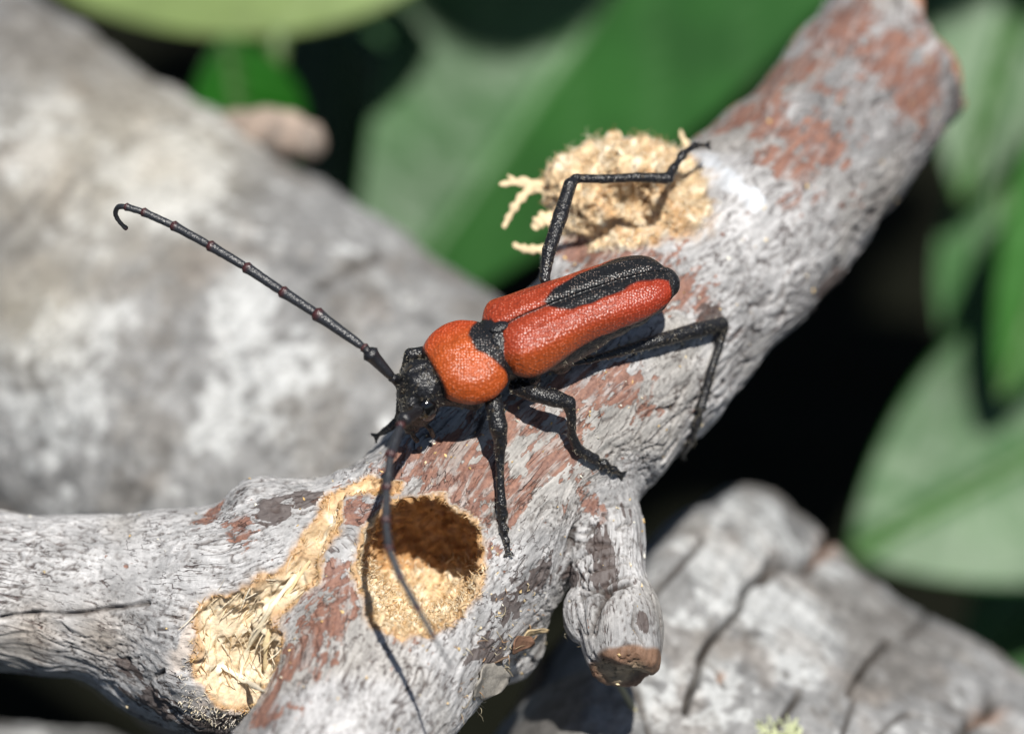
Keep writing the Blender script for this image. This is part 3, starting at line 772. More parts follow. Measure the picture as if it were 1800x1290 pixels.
# ================================================================== LEAFY PLANTS
def leaf_mat(name, base, rough=.38, trans=.25, spec=.5, pale=(.30, .42, .28), pm=.35):
    m, nt, b = new_mat(name); lk = nt.links.new
    at = N(nt, 'ShaderNodeAttribute', attribute_name='col')
    tc = N(nt, 'ShaderNodeTexCoord')
    no = N(nt, 'ShaderNodeTexNoise', i_Scale=1.6, i_Detail=5.0); lk(tc.outputs['Object'], no.inputs['Vector'])
    mr = N(nt, 'ShaderNodeMapRange', i_To_Min=.75, i_To_Max=1.25); mr.inputs['From Min'].default_value = .3; mr.inputs['From Max'].default_value = .7
    lk(no.outputs['Fac'], mr.inputs['Value'])
    mx = N(nt, 'ShaderNodeMix', data_type='RGBA', blend_type='MULTIPLY'); mx.inputs[0].default_value = 1
    lk(at.outputs['Color'], mx.inputs[6]); lk(mr.outputs[0], mx.inputs[7]); lk(mx.outputs[2], b.inputs['Base Color'])
    n2 = N(nt, 'ShaderNodeTexNoise', i_Scale=5.0, i_Detail=4.0); lk(tc.outputs['Object'], n2.inputs['Vector'])
    bp = N(nt, 'ShaderNodeBump', i_Strength=.35, i_Distance=.06); lk(n2.outputs['Fac'], bp.inputs['Height']); lk(bp.outputs[0], b.inputs['Normal'])
    b.inputs['Roughness'].default_value = rough; b.inputs['Specular IOR Level'].default_value = spec
    tr = N(nt, 'ShaderNodeBsdfTranslucent'); lk(mx.outputs[2], tr.inputs['Color'])
    ms = N(nt, 'ShaderNodeMixShader'); ms.inputs[0].default_value = trans
    lk(b.outputs[0], ms.inputs[1]); lk(tr.outputs[0], ms.inputs[2]); lk(ms.outputs[0], nt.nodes['Material Output'].inputs['Surface'])
    return m
M_LEAF = leaf_mat('glossy_leaf', None, rough=.5, spec=.75, trans=.2)
M_STEM = leaf_mat('green_stem', None, rough=.5, trans=.05)
def leaf(plant, base, tip, hw, nrm, col, bow=.15, fold=.25, label=None, vein=(.12, .22, .08), shape=1.0, seed=0, wavy=.04, nu=60, nv=41):
    b = L(*base); t = L(*tip); ax = t - b; ln = np.linalg.norm(ax); ax /= ln
    n = np.array(nrm, float); n -= (n @ ax) * ax; n /= np.linalg.norm(n); sd = np.cross(ax, n)
    hw = hw * S * (DIST - base[2]) / DIST
    u = np.linspace(0, 1, nu); v = np.linspace(-1, 1, nv); Uu, Vv = np.meshgrid(u, v, indexing='ij')
    w = hw * np.power(np.sin(np.pi * np.power(np.clip(Uu, .001, .999), .8 * shape)), .75) + .002
    # side veins as real ridges
    vn = np.abs(((Uu * 9 - np.abs(Vv) * 1.6) % 1) - .5) * 2; ridge = np.exp(-((1 - vn) / .14) ** 2)
    mid = np.exp(-(Vv * w / .035) ** 2)
    hgt = bow * ln * np.sin(np.pi * Uu) + fold * np.abs(Vv) * w + .02 * ridge * (1 - np.abs(Vv)) * -1 - .05 * mid
    P = b + (Uu * ln)[..., None] * ax + (Vv * w)[..., None] * sd + hgt[..., None] * n
    P = P.reshape(-1, 3); P = P + n * (wavy * perlin(P * .9, 130 + seed))[:, None]
    P2 = P - n * .025
    i, j = np.meshgrid(np.arange(nu - 1), np.arange(nv - 1), indexing='ij'); a = (i * nv + j).ravel()
    Fc = np.stack([a, a + nv, a + nv + 1, a + 1], 1); M_ = nu * nv
    ring = np.array([k for k in range(nv)] + [k * nv + nv - 1 for k in range(1, nu)] + [(nu - 1) * nv + k for k in range(nv - 2, -1, -1)] + [k * nv for k in range(nu - 2, 0, -1)])
    r2 = np.roll(ring, -1); F3 = np.stack([ring, ring + M_, r2 + M_, r2], 1)
    me = mesh_from(np.vstack([P, P2]), np.vstack([Fc, Fc[:, ::-1] + M_, F3]), 'leaf')
    c = np.tile(np.array(col, float), (M_, 1)); c = mixc(c, vein, np.clip(mid.ravel() * .9 + ridge.ravel() * .25, 0, 1))
    set_col(me, np.vstack([c, c]))
    o = link('leaf', me, M_LEAF, plant)
    if label: o['label'] = label
    return o
def stem(plant, pts, r, col=(.10, .16, .05)):
    P = catmull([list(L(*p)) for p in pts], 8); Vt, Ft = tube(P, np.full(len(P), r), 12)
    me = mesh_from(Vt, Ft, 'stem'); set_col(me, np.tile(np.array(col), (len(Vt), 1))); return link('stem', me, M_STEM, plant)
G1 = (.026, .115, .018); G2 = (.02, .09, .012); G3 = (.045, .14, .022); GY = (.20, .28, .09)
NF = (.08, .24, .96)
pb = thing('broadleaf_plant', L(900, 200, -9), 'broad glossy green leaves behind the beetle, above the grey log', 'plant')
leaf(pb, (800, -110, -5.4), (90, -30, -5.8), 165, (.0, .35, .95), GY, .02, .06, 'pale yellow-green leaf at the top edge', (.22, .30, .10), seed=1)
leaf(pb, (520, -160, -6.9), (900, 150, -7.2), 150, (.3, .25, .9), (.04, .12, .04), .05, .2, seed=2)
leaf(pb, (1750, -900, -6.8), (640, 600, -6.2), 390, (-.20, .36, .91), G1, .02, .28, 'large leaf with silvery sheen behind the branch', (.10, .22, .08), seed=3)
leaf(pb, (400, 70, -5.0), (440, 380, -5.6), 110, (.3, .1, .9), (.012, .13, .004), .05, .3, seed=4)
leaf(pb, (640, -60, -9.2), (600, 420, -9.4), 140, (-.6, -.1, .8), (.012, .055, .01), .05, .3, seed=5)
stem(pb, [(488, 60, -5.2), (484, 120, -5.2), (470, 260, -5.4)], .05, (.10, .16, .05))
stem(pb, [(1700, -600, -7), (1300, 500, -11), (1000, 900, -13)], .08)
leaf(pb, (1560, -300, -8.2), (1420, 260, -8.6), 190, (.1, .1, .97), G3, .04, .1, seed=6)
pr = thing('leafy_shrub', L(1900, 500, -12), 'green shrub leaves at the right, beyond the end of the forked branch', 'shrub')
leaf(pr, (1870, -300, -7.2), (1690, 350, -6.6), 150, (.0, .26, .96), G1, .03, .12, 'hanging leaf with pale tip beside the branch end', seed=7)
leaf(pr, (2080, 660, -6.6), (1500, 970, -6.0), 245, (.05, .22, .96), G1, .04, .12, 'broad leaf with silvery sheen above the lower end of the log', seed=8)
leaf(pr, (1760, 240, -7.0), (1800, 860, -6.8), 120, (-.45, .1, .9), (.018, .12, .010), .04, .2, seed=9)
leaf(pr, (1960, 100, -5.8), (1760, 700, -5.8), 110, (.3, .4, .9), (.04, .17, .02), .04, .2, seed=10)
leaf(pr, (1900, 980, -6.9), (1700, 1200, -6.9), 110, (.1, .3, .9), (.03, .13, .02), .04, .2, seed=11)
leaf(pr, (2060, -300, -8.0), (1700, 200, -8.4), 240, (.1, .2, .95), G1, .04, .2, seed=12)
stem(pr, [(2100, -200, -8), (1980, 500, -8.5), (1950, 1200, -11)], .07)
# the plants go on above the frame: unseen leaves, added to shade the ground below
lr = np.random.default_rng(11)
for k in range(110):
    x = lr.uniform(-700, 2600); y = lr.uniform(-3300, -1550); z = lr.uniform(-1.6, -.6)
    an = lr.uniform(0, 6.28); l_ = lr.uniform(700, 1100)
    leaf(pb if x < 1500 else pr, (x, y, z), (x + math.cos(an) * l_, y - abs(math.sin(an)) * l_ * .6, z + lr.uniform(-.4, .4)), lr.uniform(240, 330),
         (lr.normal() * .25, .3 + lr.normal() * .2, 1), G1 if k % 2 else G2, .05, .15, seed=20 + k, nu=16, nv=9)

# ================================================================== GROUND
g = 120
xs = np.linspace(-1, 1, g); xs = np.sign(xs) * np.abs(xs) ** 2.5 * 300
X, Y = np.meshgrid(xs, xs, indexing='ij')
Z = -9.0 + .5 * perlin(np.stack([X.ravel() * .2, Y.ravel() * .2, 0 * X.ravel()], 1), 3).reshape(g, g)
GV = np.stack([X, Y + 6, Z], -1).reshape(-1, 3)
i, j = np.meshgrid(np.arange(g - 1), np.arange(g - 1), indexing='ij'); a = (i * g + j).ravel()
me = mesh_from(GV, np.stack([a, a + g, a + g + 1, a + 1], 1), 'ground')
m, nt, b = new_mat('dark_soil')
no = N(nt, 'ShaderNodeTexNoise', i_Scale=2.0, i_Detail=8.0); cr_ = N(nt, 'ShaderNodeValToRGB')
cr_.color_ramp.elements[0].color = (.003, .004, .002, 1); cr_.color_ramp.elements[1].color = (.010, .010, .006, 1)
tc = N(nt, 'ShaderNodeTexCoord'); nt.links.new(tc.outputs['Object'], no.inputs['Vector'])
nt.links.new(no.outputs['Fac'], cr_.inputs[0]); nt.links.new(cr_.outputs[0], b.inputs['Base Color'])
bp = N(nt, 'ShaderNodeBump', i_Strength=1.0, i_Distance=.3); nt.links.new(no.outputs['Fac'], bp.inputs['Height']); nt.links.new(bp.outputs[0], b.inputs['Normal'])
b.inputs['Roughness'].default_value = 1.0; b.inputs['Specular IOR Level'].default_value = .1
me.materials.append(m)
og = bpy.data.objects.new('ground', me); C.objects.link(og); og['kind'] = 'structure'; og['label'] = 'dark shaded soil far below the log'

# ================================================================== THE BEETLE
tt = np.array([.895, .368, -.20]); tt /= np.linalg.norm(tt)
th = math.radians(40)
D0 = np.array([-.39 * math.sin(th), .92 * math.sin(th), math.cos(th)])
DD = D0 - (D0 @ tt) * tt; DD /= np.linalg.norm(DD)
SS = np.cross(tt, DD)                                # towards the beetle's left side
HB = .125
O = L(880, 566, .34) - DD * HB
RB = np.stack([tt, SS, DD])
def Bp(x, y, z): return O + x * tt + y * SS + z * DD
def toB(p): return (p - O) @ RB.T
beetle = thing('beetle', Bp(.2, 0, -.2), 'red and black longhorn beetle with long antennae, standing on the grey branch', 'beetle')
# ---- elytra
EL = .79; XB = -.045
def elytron(side, name_label):
    ns, nv = 150, 70
    s = np.linspace(0, 1, ns); v = np.linspace(0, 1, nv); Sg, Vg = np.meshgrid(s, v, indexing='ij')
    # half width along the length (shoulder, waist, rounded apex)
    wk = catmull([(0, .125), (.04, .168), (.10, .190), (.25, .184), (.45, .168), (.65, .162), (.80, .158), (.90, .140), (.96, .104), (1.0, .030)], 12)
    W = np.interp(s, wk[:, 0], wk[:, 1]) * .965
    hk = catmull([(0, .085), (.05, .112), (.15, .128), (.4, .130), (.7, .112), (.88, .080), (.96, .052), (1.0, .025)], 12)
    H = np.interp(s, hk[:, 0], hk[:, 1]) * .94
    ang = Vg * (math.pi / 2) * 1.12
    e1 = .80
    y = W[:, None] * np.sin(np.minimum(ang, math.pi / 2)) ** e1 - (ang > math.pi / 2) * (ang - math.pi / 2) * .06
    z = H[:, None] * np.sign(np.cos(ang)) * np.abs(np.cos(ang)) ** .66
    z = z - .010 * np.exp(-(Vg / .05) ** 2)        # suture groove
    z = z - .030 * np.exp(-((Sg - .16) / .12) ** 2) * sstep(.6, 1, Vg) + .004 * np.exp(-((Vg - .28) / .05) ** 2) * sstep(.12, .3, Sg) * sstep(1, .8, Sg)
    y = y * (1 - .05 * np.exp(-((Sg - .48) / .16) ** 2) * sstep(.6, 1, Vg))
    x = XB + s[:, None] * EL + .0 * Vg
    x = x + .035 * (1 - Vg) ** 2 * (s[:, None] < .2) * (.2 - s[:, None]) * 5 * .6   # base curves round the scutellum
    z = z + .012 * np.exp(-((Sg - .07) / .06) ** 2 - ((Vg - .62) / .16) ** 2)       # shoulder boss
    P = O + x[..., None] * tt + (side * (y + .0015))[..., None] * SS + z[..., None] * DD
    P = P.reshape(-1, 3)
    inner = O + (x * .97 + .01)[..., None] * tt + (side * (y * .93 + .0015))[..., None] * SS + (z - .014)[..., None] * DD
    inner = inner.reshape(-1, 3)
    i, j = np.meshgrid(np.arange(ns - 1), np.arange(nv - 1), indexing='ij'); a = (i * nv + j).ravel()
    Fc = np.stack([a, a + nv, a + nv + 1, a + 1], 1); M_ = ns * nv
    ring = np.array([k for k in range(nv)] + [k * nv + nv - 1 for k in range(1, ns)] + [(ns - 1) * nv + k for k in range(nv - 2, -1, -1)] + [k * nv for k in range(ns - 2, 0, -1)])
    r2 = np.roll(ring, -1); F3 = np.stack([ring, ring + M_, r2 + M_, r2], 1)
    Fa = np.vstack([Fc, Fc[:, ::-1] + M_, F3])
    if side > 0: Fa = Fa[:, ::-1]
    Pn = P + DD * (.004 * perlin(P * 9, 141))[:, None]
    me = mesh_from(np.vstack([Pn, inner]), Fa, 'elytron')
    sx = s[:, None] + 0 * Vg; yy = Vg * W[:, None] / .175
    # black suture patch: begins a third of the way down, ends in the black apex
    wp = np.interp(sx, [0, .30, .32, .36, .42, .52, .66, .80, .90, .96, 1], [-.1, -.04, .03, .12, .20, .23, .19, .13, .12, .18, .5] if side > 0 else [-.1, -.04, .03, .12, .19, .25, .34, .50, .68, .85, 1.2])
    nb_ = .05 * perlin(P * 16, 142).reshape(ns, nv)
    blk = sstep(-.03, .03, wp - yy + nb_ * .8)
    apex = sstep(-.010, .010, sx + .05 * np.clip(Vg, 0, 1) ** 2 - .968 + nb_ * .2 + (0.02 if side < 0 else 0))
    marg = sstep(.93, .985, Vg) * .6
    basek = 1 - sstep(.008, .030, sx + nb_ * .15 + .02 * (np.abs(Vg - .55) < .3))
    scut = np.exp(-((sx) / .05) ** 2 - (yy / .10) ** 2)
    thin = np.exp(-(yy / .012) ** 2) * .8
    k_ = np.clip(np.maximum.reduce([blk, apex, marg, basek, sstep(.4, .7, scut), thin]), 0, 1).ravel()
    c = np.tile(np.array([.37, .048, .015]), (M_, 1))
    c = mixc(c, (.52, .10, .014), (sstep(.35, .9, Vg) * sstep(.75, .1, sx)).ravel() * .8)
    c = mixc(c, (.40, .032, .014), (sstep(.5, 1, sx)).ravel() * .5)
    c *= (1 + .12 * perlin(P * 12, 143))[:, None]
    c = mixc(c, (.012, .012, .013), k_)
    set_col(me, np.vstack([c, np.tile(np.array([.02, .012, .01]), (M_, 1))]))
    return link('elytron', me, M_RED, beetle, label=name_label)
elytron(+1, 'left wing case, red with black along the seam and tip')
elytron(-1, 'right wing case, red with black patch and black tip')
# ---- scutellum
V, Q = surfnet(lambda p: ell(p, Bp(-.01, 0, .100), RB, np.array([.042, .028, .014])), Bp(0, 0, .1) - .09, Bp(0, 0, .1) + .09, .005)
me = mesh_from(V, Q, 'scutellum'); set_col(me, np.tile(np.array([.012, .012, .014]), (len(V), 1))); link('scutellum', me, M_BLACK, beetle)
# ---- pronotum
PRC = Bp(-.170, 0, -.016)
def f_pro(p):
    q = toB(p)
    qq = np.abs(((p - PRC) @ RB.T) / np.array([.170, .182, .112])); nn = (qq ** 2.5).sum(1) ** (1 / 2.5); d = (nn - 1) * .13
    d = d - .006 * np.exp(-(q[:, 1] / .03) ** 2)
    d = smin(d, ell(p, Bp(-.16, .115, -.030), RB, np.array([.10, .088, .078])), .03)
    d = smin(d, ell(p, Bp(-.16, -.115, -.030), RB, np.array([.10, .088, .078])), .03)
    d = smax(d, -(q[:, 0] + .32) , .02)
    d = smax(d, q[:, 0] + .022 + 1.2 * np.maximum(np.abs(q[:, 1]) - .10, 0) ** 1.3, .02)
    d = smax(d, -(q[:, 2] + .085), .02)
    return d + .006 * perlin(p * 7, 151) + .0025 * perlin(p * 17, 154)
V, Q = surfnet(f_pro, Bp(-.18, 0, 0) - .34, Bp(-.18, 0, 0) + .34, .008)
me = mesh_from(V, Q, 'pronotum'); me = subdivide(me, 1); V = get_co(me)
q = toB(V); nb_ = perlin(V * 14, 152)
c = np.tile(np.array([.48, .085, .013]), (len(V), 1))
c = mixc(c, (.55, .06, .016), sstep(.0, -.16, q[:, 1]) * .8)
c *= (1 + .10 * perlin(V * 10, 153))[:, None]
k_ = np.maximum.reduce([sstep(-.062, -.048, q[:, 0] + .008 * nb_),
                        sstep(-.145, -.125, q[:, 0] + .012 * nb_ - .8 * np.maximum(np.abs(q[:, 1] - .02) - .045, 0)),
                        1 - sstep(-.318, -.305, q[:, 0] + .004 * nb_),
                        1 - sstep(-.082, -.066, q[:, 2] + .006 * nb_)])
c = mixc(c, (.012, .012, .014), k_); set_col(me, c)
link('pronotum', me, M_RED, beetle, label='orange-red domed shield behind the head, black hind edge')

# ---- body with head, thorax, abdomen and the six legs as one continuous surface
def sf(px, py, dz=0.0):
    s_ = march(f_branch, px, py); return (px, py, s_[2] + dz)
LEGS = []
def leg(rows):       # rows (px,py,z,r)
    out = []
    for k, (a, b, z, r) in enumerate(rows):
        for it in range(60):                     # keep the leg clear of the bark
            if k == 0 or f_branch(L(a, b, z)[None])[0] > r * .85: break
            z += .012
        out.append((L(a, b, z), r))
    LEGS.append(out)
    if out[-1][1] < .0095:                       # a pair of claws
        p_, d_ = out[-1][0], out[-1][0] - out[-2][0]; d_ = d_ / np.linalg.norm(d_); n_ = np.cross(d_, [0, 0, 1]); n_ /= np.linalg.norm(n_)
        for sg_ in (-1, 1):
            LEGS.append([(p_, .008), (p_ + d_ * .016 + n_ * sg_ * .014 + np.array([0, 0, .004]), .0065), (p_ + d_ * .026 + n_ * sg_ * .024 - np.array([0, 0, .012]), .0045)])
def srow(px, py, r, dz=None): x, y, z = sf(px, py, (r * .9 if dz is None else dz)); return (x, y, z, r)
def hrow(px, py, h, r): s_ = march(f_branch, px, py); return (px, py, s_[2] + h, r)
F_ = sf(882, 890); K_ = .34
print('surf z front foot', F_[2], 'mid', sf(1030, 800)[2], 'hind', sf(1240, 690)[2])
z1 = sf(881, 893)[2] + .035
leg([(858, 672, .26, .034), (870, 715, .31, .036), (876, 750, .31, .037), (880, 778, .285, .026), (879, 800, .26, .019), (879, 840, (.26 + z1) / 2, .017), (881, 885, z1, .021)])
leg([(881, 885, z1, .020), srow(884, 905, .022), srow(882, 918, .013), srow(886, 930, .021), srow(886, 940, .012), srow(890, 950, .015), srow(893, 968, .007)])
zm = sf(1030, 798)[2] + .03
leg([(905, 680, .20, .030), (940, 692, .24, .034), (975, 700, .25, .036), (1000, 708, .23, .028), (1005, 735, .20, .019), (1005, 765, .5 * .2 + .5 * zm, .019), (1015, 788, .2 * .2 + .8 * zm, .022), (1032, 800, zm, .022)])
leg([(1032, 800, zm, .02), srow(1045, 806, .022), srow(1052, 812, .012), srow(1062, 815, .021), srow(1069, 820, .012), srow(1079, 826, .018), srow(1092, 833, .007)])
hz = .34
leg([(975, 640, .10, .022), (1036, 633, .10, .014), hrow(1090, 618, .085, .021), hrow(1160, 598, .08, .028), hrow(1225, 580, .075, .033), hrow(1268, 570, .07, .030), hrow(1272, 578, .06, .020),
     hrow(1264, 610, .045, .017), hrow(1250, 650, .035, .018), hrow(1240, 690, .03, .020)])
leg([hrow(1240, 690, .03, .018), hrow(1232, 715, .022, .022), hrow(1230, 725, .02, .013), hrow(1226, 742, .02, .021), hrow(1222, 755, .018, .013), (1214, 775, -.45, .018), (1200, 800, -.54, .008)])
leg([(985, 560, .1, .02), (957, 490, .12, .022), (965, 440, .10, .028), (985, 380, .03, .031), (1002, 325, -.04, .027), (1012, 314, -.06, .019), (1060, 315, -.10, .019), (1120, 312, -.15, .020), (1174, 314, -.20, .025)])
k1 = sf(1195, 280)[2]
leg([(1174, 314, -.20, .020), (1184, 296, -.24, .019), (1190, 287, -.27, .012), (1199, 274, -.30, .019), (1207, 266, -.33, .012), (1222, 256, -.38, .015), (1243, 256, -.46, .007)])
# right front: knee shows beside the head, foot beyond the branch edge
leg([(800, 650, .12, .026), (745, 622, .20, .030), (722, 624, .20, .028), (712, 650, .16, .019), (705, 690, .08, .018), (702, 735, .0, .018), (690, 748, -.02, .018), (675, 758, -.06, .014), (662, 766, -.10, .007)])
# right middle leg goes down the far side
leg([(900, 600, .1, .026), (850, 580, .0, .03), (800, 600, -.15, .028), (790, 640, -.3, .018), (775, 680, -.38, .016), (760, 690, -.42, .010)])
HC = Bp(-.365, 0, -.055)
def f_body(p):
    q = toB(p)
    d = ell(p, HC, RB, np.array([.094, .112, .108]))                                        # cranium
    d = smin(d, ell(p, Bp(-.415, 0, -.150), RB, np.array([.065, .085, .100])), .05)          # face
    d = smin(d, ell(p, Bp(-.455, .024, -.232), RB, np.array([.034, .028, .045])), .012)      # mandibles
    d = smin(d, ell(p, Bp(-.455, -.024, -.232), RB, np.array([.034, .028, .045])), .012)
    d = smin(d, ell(p, Bp(-.445, .068, -.050), RB, np.array([.026, .028, .028])), .015)      # antennal sockets
    d = smin(d, ell(p, Bp(-.445, -.068, -.050), RB, np.array([.026, .028, .028])), .015)
    d = smax(d, -ell(p, Bp(-.470, 0, -.03), RB, np.array([.025, .02, .05])), .015)
    d = smin(d, ell(p, Bp(-.19, 0, -.09), RB, np.array([.155, .150, .100])), .04)
    d = smin(d, ell(p, Bp(.02, 0, -.03), RB, np.array([.16, .145, .125])), .04)
    d = smin(d, ell(p, Bp(.22, 0, -.06), RB, np.array([.27, .158, .125])), .05)
    d = smin(d, ell(p, Bp(-.035, 0, -.015), RB, np.array([.060, .130, .110])), .03)
    ab = ell(p, Bp(.44, 0, -.03), RB, np.array([.34, .150, .10]))
    ab = ab + .004 * np.cos(q[:, 0] * 62)
    d = smin(d, ab, .05)
    for x_ in (-.19, .06, .20):
        for s_ in (-1, 1):
            d = smin(d, ell(p, Bp(x_, s_ * .075, -.165), RB, np.array([.05, .045, .045])), .02)
    d = d + (.005 * perlin(p * 14, 161) + .004 * perlin(p * 34, 164)) * (q[:, 0] < -.26) + .008 * np.exp(-(q[:, 1] / .014) ** 2) * (q[:, 0] < -.33)
    for lg in LEGS:
        d = smin(d, chain(p, lg, .008), .010)
    return d
allp = np.array([a for lg in LEGS for a, r in lg] + [Bp(-.5, 0, -.3), Bp(.8, 0, .1), Bp(.4, .2, -.2)])
tick('beetle')
V, Q = surfnet(f_body, allp.min(0) - .08, allp.max(0) + .08, .0078)
me = mesh_from(V, Q, 'body'); me = subdivide(me, 1); V = get_co(me)
me.update(); nn_ = get_no(me); V = V + nn_ * (.0012 * perlin(V * 70, 162))[:, None]; set_co(me, V)
c = np.tile(np.array([.011, .011, .013]), (len(V), 1)); q = toB(V)
c = mixc(c, (.10, .075, .045), sstep(.45, .65, perlin(V * 45, 163)) * .5)
link('body', me, M_BLACK, beetle)
set_col(me, c)
# fine pale hairs on head, thorax and legs
nb2 = get_no(me) @ AX.T; hb = Batch(); rh = np.random.default_rng(9)
for i_ in rh.choice(np.nonzero((nb2[:, 2] > -.2) & ((q[:, 0] < -.27) | (q[:, 2] < -.06) | (np.abs(q[:, 1]) > .2)))[0], 1500):
    d_ = nb2[i_] + rh.normal(size=3) * .6; d_ /= np.linalg.norm(d_)
    Vt, Ft = strand(V[i_], d_, rh.uniform(.006, .014), .0009, .5, rh, 3, 3); hb.add(Vt, Ft, np.array((.42, .38, .30)) * rh.uniform(.5, 1.2))
link('body_hair', hb.mesh('body_hair'), M_DUST, beetle, kind='stuff')
vis = [(f_branch(Bp(x, 0, -.19)[None])[0], x) for x in (-.4, -.2, 0, .2, .4, .6, .75)]
print('belly clearance', vis)
# ---- eyes
for s_ in (1, -1):
    def f_eye(p, s_=s_):
        d = ell(p, Bp(-.395, s_ * .104, -.085), RB, np.array([.042, .030, .058]))
        return smax(d, -ell(p, Bp(-.445, s_ * .10, -.065), RB, np.array([.026, .05, .026])), .008)
    c0 = Bp(-.38, s_ * .08, -.07); V, Q = surfnet(f_eye, c0 - .11, c0 + .11, .0055)
    me = mesh_from(V, Q, 'eye'); set_col(me, np.tile(np.array([.006, .006, .007]), (len(V), 1))); link('eye', me, M_EYE, beetle)
# palps
for s_, (x1, z1_) in ((1, (-.47, -.29)), (-1, (-.47, -.29)), (1, (-.40, -.30)), (-1, (-.40, -.30))):
    P = np.array([Bp(-.43, s_ * .03, -.20), Bp(x1 + .01, s_ * .05, -.25), Bp(x1 + .02, s_ * .06, z1_)])
    P = catmull(P, 4); Vt, Ft = tube(P, np.linspace(.009, .011, len(P)), 8); me = mesh_from(Vt, Ft, 'palp')
    set_col(me, np.tile(np.array([.03, .02, .016]), (len(Vt), 1))); link('palp', me, M_BLACK, beetle)

# ---- antennae, each segment a piece of its own
def antenna(pts, radii, label, base):
    root = bpy.data.objects.new('antenna', None); C.objects.link(root); root.parent = beetle
    root.location = Vector(toW(base)) - beetle.location; root['label'] = label
    for k in range(len(pts) - 1):
        a, b = pts[k], pts[k + 1]
        r0, r1 = radii[k]
        mids = [a] + (b[3] if len(b) > 3 else []) + [b]
        P = catmull([list(L(*m[:3])) for m in mids], 10 if len(mids) == 2 else 6)
        t = np.linspace(0, 1, len(P)); P = P * 1.0
        R = r0 + (r1 - r0) * t ** .8; R *= (1 + .28 * np.exp(-((t - .97) / .06) ** 2) - .25 * np.exp(-(t / .05) ** 2))
        Vt, Ft = tube(P, R, 14); Vt = Vt + .0012 * np.stack([perlin(Vt * 90, 171 + j) for j in range(3)], 1)
        me = mesh_from(Vt, Ft, 'antenna_segment')
        cc = np.tile(np.array([.026, .028, .034]) if k > 2 else np.array([.014, .014, .017]), (len(Vt), 1))
        tv = np.clip(((Vt - P[0]) @ (P[-1] - P[0])) / ((P[-1] - P[0]) @ (P[-1] - P[0])), 0, 1)
        if k > 1: cc = mixc(cc, (.07, .018, .018), np.exp(-((tv - 1.0) / .05) ** 2) * .9)
        set_col(me, cc); link('antenna_segment', me, M_ANT, root)
aR = Bp(-.452, -.062, -.055); ap = toPix(aR)
A1 = [(ap[0], ap[1], aR[2]), (690, 664, .33), (651, 622, .37), (640, 611, .37), (557, 552, .36), (497, 513, .35), (433, 470, .33), (369, 432, .32), (305, 397, .30), (252, 373, .29), (222, 364, .28),
      (222, 402, .17, [(208, 364, .26), (203, 376, .23), (210, 390, .20)])]
R1 = [(.016, .016), (.016, .030), (.017, .018), (.016, .025), (.018, .022), (.018, .021), (.017, .020), (.016, .0185), (.015, .0165), (.0135, .0145), (.0125, .008)]
print('antenna base', ap, aR[2])
antenna(A1, R1, 'antenna stretched out over the log', aR)
aL = Bp(-.452, .062, -.055); al = toPix(aL)
A2 = [(al[0], al[1], aL[2]), (738, 722, .36), (710, 738, .52), (704, 748, .63), (686, 800, .72), (680, 858, .80), (678, 915, .88), (684, 965, .95), (704, 1015, 1.0), (735, 1070, 1.05), (762, 1118, 1.08), (795, 1175, 1.10)]
R2 = [(.016, .018), (.018, .026), (.015, .016), (.014, .020), (.015, .019), (.015, .018), (.014, .017), (.015, .016), (.013, .014), (.010, .011), (.008, .005)]
antenna(A2, R2, 'antenna reaching down past the hole', aL)

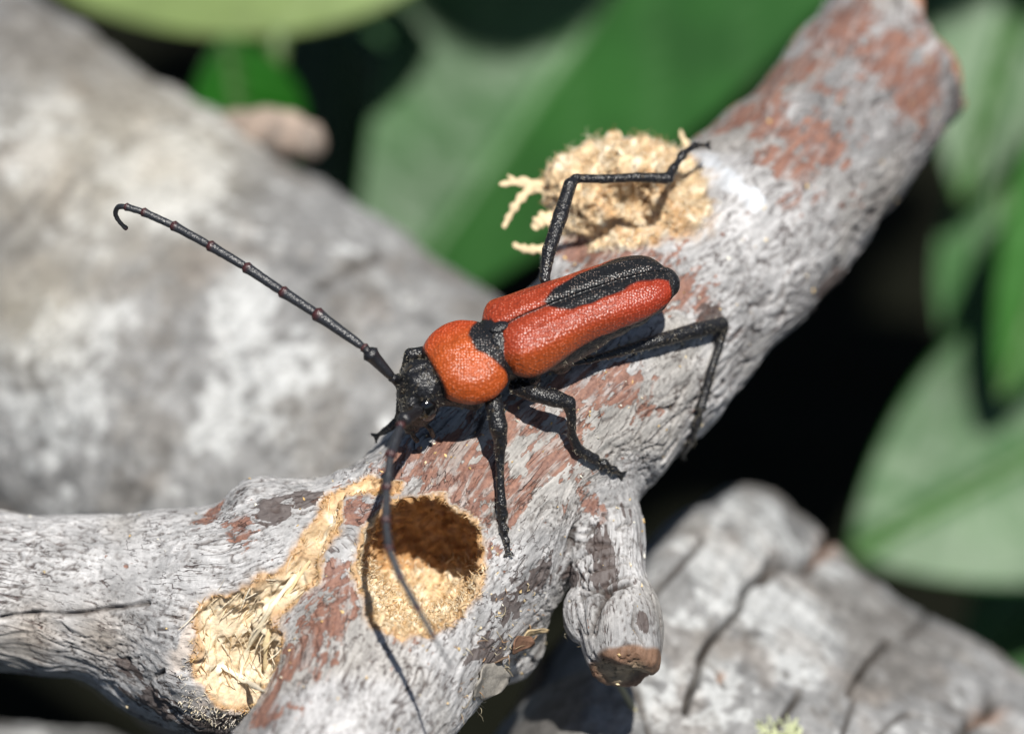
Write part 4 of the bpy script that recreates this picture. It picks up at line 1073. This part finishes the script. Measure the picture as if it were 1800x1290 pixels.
# ================================================================== SAWDUST AND SMALL THINGS
def crumbs(Vs, Ns, num, size, rng, cols):
    b = Batch()
    ids = rng.choice(len(Vs), num)
    ico = np.array([[1, 0, 0], [-1, 0, 0], [0, 1, 0], [0, -1, 0], [0, 0, 1], [0, 0, -1]], float)
    T8 = np.array([[0, 2, 4], [2, 1, 4], [1, 3, 4], [3, 0, 4], [2, 0, 5], [1, 2, 5], [3, 1, 5], [0, 3, 5]])
    for i in ids:
        q = ico * rng.uniform(.35, 1.1, (6, 1)) * np.array([rng.uniform(.8, 1.8), 1, .5]) * size * rng.uniform(.5, 1.5)
        a, _ = np.linalg.qr(rng.normal(size=(3, 3)))
        b.add(Vs[i] + Ns[i] * size * .3 + q @ a, T8, np.array(cols[rng.integers(len(cols))]) * rng.uniform(.8, 1.2))
    return b.mesh('sawdust_crumbs', False)
YC = ((.78, .56, .26), (.82, .68, .44), (.60, .40, .16), (.75, .72, .62))
r5 = np.random.default_rng(5)
wgt = np.exp(-((BV - march(f_solid, 950, 870)) ** 2).sum(1) / .8) + .5 * np.exp(-((BV - K_C) ** 2).sum(1) / .3) + .12
ok = (BWOOD < .3) & (BN[:, 2] > .25)
idx_ = r5.choice(len(BV), 420, p=(wgt * ok) / (wgt * ok).sum())
me = crumbs(BV[idx_], BN[idx_], 380, .0075, r5, YC)
o = link('sawdust', me, M_DUST, None, base=march(f_solid, 900, 900), kind='stuff', label='pale yellow sawdust crumbs scattered over the grey bark', category='sawdust')
# lichen tuft at the lower edge of the log
tuft = Batch()
vx, vy = toPix(VL); dots = np.argmin((vx - 1352) ** 2 + (vy - 1293) ** 2 + 1e5 * (LPH < -.3) + 1e5 * (LPH > 1.6))
tb = VL[dots]
for k in range(26):
    d = np.array([r5.normal() * .6, .8, .5 + r5.normal() * .4]); d /= np.linalg.norm(d)
    off = np.array([r5.uniform(-.10, .14), 0, 0])
    Vt, Ft = strand(tb + off, d, r5.uniform(.04, .08), .008, .8, r5, 6, 6); tuft.add(Vt, Ft, (.60, .64, .40))
link('lichen_tuft', tuft.mesh('lichen_tuft'), M_DUST, None, base=tb, label='tiny pale green lichen tuft on the cracked log', category='lichen')
# dry stalk leaning on the log below the sawn stub
P = catmull([list(L(1085, 1195, -.5)), list(L(1110, 1240, -.55)), list(L(1140, 1300, -.6)), list(L(1190, 1420, -.8))], 8)
Vt, Ft = tube(P, np.full(len(P), .014), 8); me = mesh_from(Vt, Ft, 'dry_stalk'); set_col(me, np.tile(np.array([.42, .38, .24]), (len(Vt), 1)))
link('dry_stalk', me, M_DUST, None, base=P[-1], label='thin dry straw-coloured stalk lying on the log below the stub', category='stalk')
tick('end'); print('tris', sum(len(m.polygons) * 2 for m in bpy.data.meshes))
